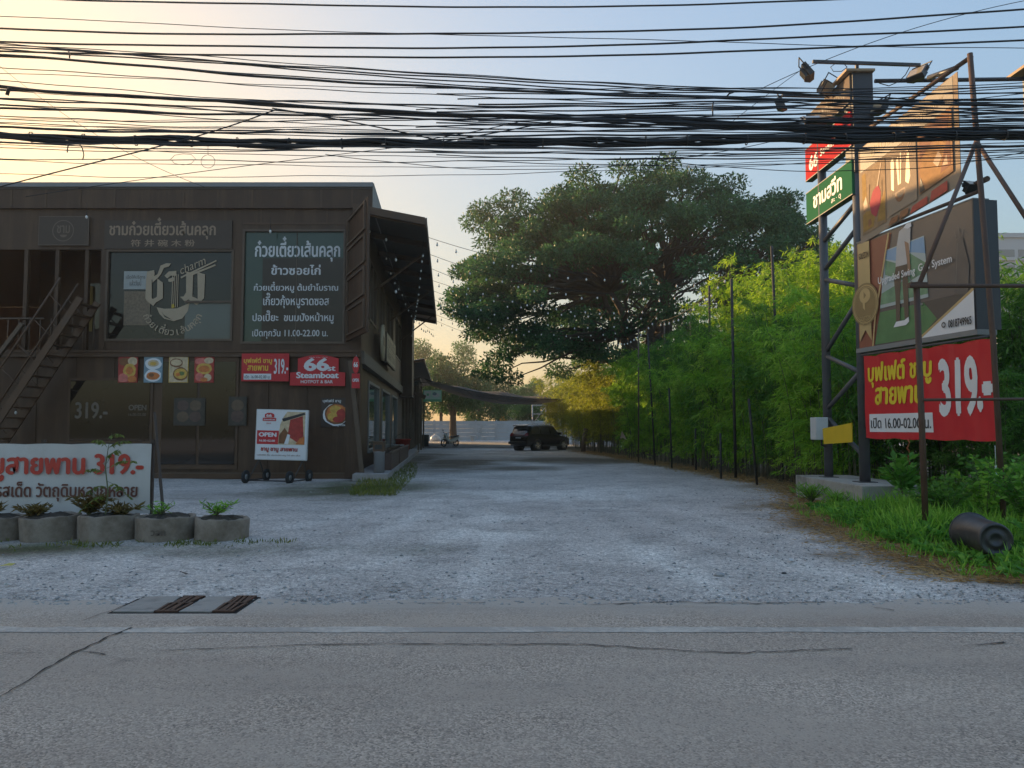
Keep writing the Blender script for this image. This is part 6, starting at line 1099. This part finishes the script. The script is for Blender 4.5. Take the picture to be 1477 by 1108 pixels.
# distant apartment block, right edge
ab_ = thing('apartment_block', 'distant white multi storey block at the right edge', 'building', W(1460, 600, 150)); q0 = W(1433, 343, 150); wq = mat('block_white', (.50, .51, .53), .7, .06); zt_ = q0.z
mb = MB(); mb.box((q0.x, 150, 0), (q0.x + 26, 168, zt_)); mb.build('wall', wq, ab_); MB().box((q0.x - .3, 149.7, zt_), (q0.x + 26.3, 168.3, zt_ + .9)).build('roof', wq, ab_); wg = glass('block_window', (.17, .18, .19), .15)
for r_ in range(9):
    for c_ in range(6):
        if r_ > 3 and c_ > 3: continue
        x_ = q0.x + .9 + c_ * 3.9; z_ = zt_ - 4.3 - r_ * 3.1; wn = MB().box((x_, 149.9, z_), (x_ + 3.1, 149.995, z_ + 1.9)).build('window', wg, ab_); MB().box((x_ - .1, 149.5, z_ - .3), (x_ + 3.2, 149.89, z_ + .35)).build('balcony', wq, wn)
# parked car seen from behind its right flank
car = thing('parked_car', 'black sport utility car parked at the far end of the lane', 'car'); bodym = mat('car_black', (.012, .012, .014), .16, .1, spec=.7); cg = glass('car_glass', (.05, .055, .06), .03); tl = mat('tail_lamp', (.20, .012, .012), .2, .05); chrome = mat('car_chrome', (.7, .7, .7), .2, .05, metal=.9)
# local: x forward, y left, length 4.75, half width .92
ST = [(-2.38, .55, .80, .95, .98, .70, .70), (-2.28, .34, .88, 1.08, 1.12, .88, .74), (-2.05, .30, .92, 1.12, 1.70, .92, .70), (-1.75, .30, .93, 1.12, 1.78, .93, .70), (-1.0, .28, .93, 1.10, 1.82, .93, .71), (0, .28, .93, 1.06, 1.82, .93, .71), (.55, .28, .93, 1.04, 1.74, .93, .69), (1.25, .28, .92, 1.02, 1.12, .92, .66), (1.35, .28, .92, 1.00, 1.04, .92, .80), (1.9, .30, .90, .94, .98, .88, .74), (2.25, .36, .82, .80, .84, .78, .62), (2.38, .50, .60, .68, .70, .60, .50)]
mb = MB(); NS = 10; rings = []
for (x, zb_, wb, zbelt, zr, wbelt, wr_) in ST:
    rings.append([(x, -wb * .9, zb_), (x, -wb, zb_ + .22), (x, -wbelt, zbelt - .12), (x, -wbelt * .985, zbelt), (x, -wr_, zr - .05), (x, -wr_ * .8, zr), (x, wr_ * .8, zr), (x, wr_, zr - .05), (x, wbelt * .985, zbelt), (x, wbelt, zbelt - .12), (x, wb, zb_ + .22), (x, wb * .9, zb_)])
vs = [p for r_ in rings for p in r_]; K = 12; fs = [[i * K + j, i * K + (j + 1) % K, (i + 1) * K + (j + 1) % K, (i + 1) * K + j] for i in range(len(ST) - 1) for j in range(K)] + [list(range(K)), [(len(ST) - 1) * K + j for j in range(K)]]
mb.add(vs, fs, True); cb = mb.build('body', bodym, car, world=False)
def quadp(name, pts, m, th=.012, parent=car):
    pts = [Vector(p) for p in pts]; nn = (pts[1] - pts[0]).cross(pts[2] - pts[0]).normalized(); c_ = sum(pts, Vector()) / len(pts); nn = nn if nn.dot(c_ - Vector((0, 0, .9))) > 0 else -nn; return MB().prism([p + nn * .004 for p in pts], nn * th).build(name, m, parent, world=False)
for s_ in (-1, 1):
    quadp('side_window', [(-1.95, s_ * .905, 1.16), (-1.05, s_ * .91, 1.15), (-1.05, s_ * .735, 1.70), (-1.72, s_ * .735, 1.66)], cg); quadp('side_window', [(-.98, s_ * .91, 1.14), (-.02, s_ * .91, 1.11), (-.02, s_ * .735, 1.70), (-.98, s_ * .735, 1.70)], cg); quadp('side_window', [(.06, s_ * .91, 1.10), (1.05, s_ * .90, 1.07), (.5, s_ * .72, 1.66), (.06, s_ * .735, 1.69)], cg)
    quadp('tail_lamp', [(-2.31, s_ * .56, 1.0), (-2.27, s_ * .86, 1.02), (-2.20, s_ * .80, 1.22), (-2.22, s_ * .56, 1.2)], tl, .05); quadp('head_lamp', [(2.0, s_ * .80, .80), (2.28, s_ * .70, .76), (2.26, s_ * .62, .86), (1.98, s_ * .78, .94)], chrome, .03)
    MB().box((.78, s_ * .93 if s_ > 0 else -1.14, 1.08), (.95, 1.14 if s_ > 0 else -.93, 1.26)).build('wing_mirror', bodym, car, world=False); MB().tube([(-1.7, s_ * .62, 1.80), (-1.6, s_ * .62, 1.86), (.3, s_ * .62, 1.86), (.45, s_ * .62, 1.79)], .02, 5).build('roof_rail', chrome, car, world=False)
    MB().box((-1.3, s_ * .94 - .02, .30), (1.2, s_ * .94 + .02, .42)).build('side_step', blk, car, world=False)
    for x_ in (-1.42, 1.42):
        M_ = Matrix.Translation((x_, s_ * .80, .37)) @ Matrix.Rotation(math.pi / 2, 4, 'X'); ar = MB().lathe([(0, -.165), (.45, -.165), (.45, .15), (0, .15)], M_, 24).build('wheel_arch', blk, car, world=False)
        wh_ = MB().lathe([(.22, -.18), (.33, -.19), (.37, -.16), (.37, .12), (.33, .15), (0, .15)], M_, 26).build('wheel', tyre, car, world=False); rm = MB()
        yo = s_ * .80 + s_ * .185
        for k in range(6): a = 6.283 * k / 6; rm.bar((x_ + .05 * math.cos(a), yo, .37 + .05 * math.sin(a)), (x_ + .235 * math.cos(a), yo, .37 + .235 * math.sin(a)), .025, .065, up=(math.cos(a + 1.57), 0, math.sin(a + 1.57)))
        rm.lathe([(.225, -.195), (.25, -.195), (.25, -.17), (.225, -.17)], Matrix.Translation((x_, s_ * .80, .37)) @ Matrix.Rotation(math.pi / 2 * s_, 4, 'X'), 24); rm.build('rim', chrome, wh_, world=False)
quadp('rear_window', [(-2.19, -.66, 1.22), (-2.19, .66, 1.22), (-2.06, .60, 1.64), (-2.06, -.60, 1.64)], cg, .02); quadp('number_plate', [(-2.34, -.24, .86), (-2.34, .24, .86), (-2.31, .24, .98), (-2.31, -.24, .98)], whm, .05)
MB().box((-2.46, -.86, .46), (-2.30, .86, .64)).build('rear_bumper', bodym, car, world=False); MB().box((-2.475, -.8, .62), (-2.462, .8, .645)).build('bumper_trim', chrome, car, world=False); MB().prism([(-2.28, -.62, 1.72), (-2.28, .62, 1.72), (-1.95, .66, 1.80), (-1.95, -.66, 1.80)], (0, 0, .04)).build('spoiler', bodym, car, world=False); MB().box((-2.31, -.55, 1.05), (-2.285, .55, 1.11)).build('tail_lamp_bar', tl, car, world=False)
cpos = G(782, 651); car.location = (cpos.x, 55.0, 0.0); car.rotation_euler = (0, 0, R_(47))
# motorcycle
mc = thing('motorcycle', 'small white and dark motorcycle parked facing the lane at the yard edge', 'motorcycle', (G(650, 645).x, 62.8, .05), R_(228)); mw = mat('fairing_white', (.72, .72, .70), .4, .06); mc.scale = (1.08, 1.2, 1.12)
for x_ in (-.62, .62):
    M_ = Matrix.Translation((x_, 0, .29)) @ Matrix.Rotation(math.pi / 2, 4, 'X'); wv = MB().lathe([(.22, -.04), (.27, -.05), (.29, 0), (.27, .05), (.22, .04), (.22, -.04)], M_, 22).build('wheel', tyre, mc, world=False); sp_ = MB()
    for k in range(8): a = 6.283 * k / 8; sp_.tube([(x_, 0, .29), (x_ + .22 * math.cos(a), 0, .29 + .22 * math.sin(a))], .01, 4)
    sp_.build('rim', rim, wv, world=False)
MB().tube([(.62, 0, .29), (.46, 0, .75), (.38, 0, .98)], .04, 7).build('fork', rim, mc, world=False); MB().tube([(.34, -.34, 1.04), (.38, -.12, 1.0), (.38, .12, 1.0), (.34, .34, 1.04)], .02, 6).build('handlebar', blk, mc, world=False); MB().lathe([(0, .0), (.10, .02), (.12, .10), (.07, .2), (0, .22)], Matrix.Translation((.40, 0, .84)) @ Matrix.Rotation(math.pi / 2, 4, 'Y'), 14).build('headlight', mw, mc, world=False)
MB().prism([(.42, -.14, .92), (.52, -.14, .66), (.30, -.14, .40), (-.1, -.14, .38), (-.05, -.14, .5), (.2, -.14, .55)], (0, .28, 0)).build('leg_shield', mw, mc, world=False); MB().prism([(.05, -.12, .5), (-.3, -.13, .62), (-.85, -.1, .74), (-.8, -.1, .6), (-.4, -.12, .38), (0, -.1, .36)], (0, .24, 0)).build('tail_body', mw, mc, world=False); MB().prism([(.08, -.13, .66), (.05, -.13, .74), (-.35, -.13, .78), (-.8, -.1, .84), (-.82, -.1, .77), (-.3, -.12, .68)], (0, .26, 0)).build('seat', blk, mc, world=False); MB().box((-.15, -.12, .2), (.2, .12, .42)).build('engine', rim, mc, world=False); MB().tube([(.0, -.16, .22), (-.4, -.17, .24), (-.85, -.18, .32)], [.03, .035, .045], 7).build('exhaust', rim, mc, world=False); MB().prism([(.38, -.06, .55), (.5, -.06, .62), (.72, -.06, .62), (.88, -.06, .45), (.72, -.06, .57), (.5, -.06, .57)], (0, .12, 0)).build('front_fender', mw, mc, world=False)
for s_ in (-1, 1): MB().tube([(.36, s_ * .28, 1.03), (.34, s_ * .34, 1.16)], .008, 4).lathe([(0, -.01), (.05, -.01), (.05, .01), (0, .01)], Matrix.Translation((.34, s_ * .36, 1.2)) @ Matrix.Rotation(1.57, 4, 'Y'), 10).build('mirror', blk, mc, world=False)
MB().tube([(.05, .1, .3), (.0, .26, .0)], .015, 5).build('side_stand', rim, mc, world=False)
w1 = G(633, 637); t = thing('white_sack', 'white sack leaning by the wall behind the motorcycle', 'sack', (w1.x - .3, 88, .05)); MB().lathe([(0, 0), (.55, .02), (.62, .25), (.5, .55), (.25, .72), (.12, .74), (0, .7)], None, 16).build('bag', mw, t, world=False); MB().lathe([(.12, .74), (.2, .86), (.1, .84)], None, 10).build('neck', mw, t, world=False)
p = G(682, 636.4); t = thing('white_bucket', 'tiny white bucket before the back wall', 'bucket', (p.x, 92, .05)); MB().lathe([(0, 0), (.25, 0), (.33, .6), (.36, .6), (.36, .66), (.3, .62), (0, .6)], None, 14).build('body', mw, t, world=False); MB().tube([(.34, 0, .6), (0, 0, .95), (-.34, 0, .6)], .02, 5).build('handle', rim, t, world=False)
# pale scrap caught in the hedge
p = W(897, 622, 36.5); tag(MB().prism([p, p + Vector((.14, .1, -.2)), p + Vector((.22, .05, -.42)), p + Vector((.02, 0, -.3)), p + Vector((-.08, 0, -.36))], (.0, .02, .01)).build('plastic_bag', mat('pinkish_plastic', (.50, .33, .24), .6)), 'pale plastic bag caught on the bamboo stems', 'bag')
# ------------------------------------------------------------------ evening haze: one closed box of air round everything
hm = bpy.data.materials.new('haze_air'); hm.use_nodes = True; n = hm.node_tree.nodes; l = hm.node_tree.links
n.remove(n['Principled BSDF']); pv = n.new('ShaderNodeVolumePrincipled'); pv.inputs['Color'].default_value = (1, .93, .80, 1); pv.inputs['Density'].default_value = .0013; pv.inputs['Anisotropy'].default_value = .7
l.new(pv.outputs[0], n['Material Output'].inputs['Volume'])
tag(MB().box((-420, -62, -1.1), (420, 420, 34)).build('haze', hm), 'warm evening haze filling the air over the lot', None, kind='stuff')
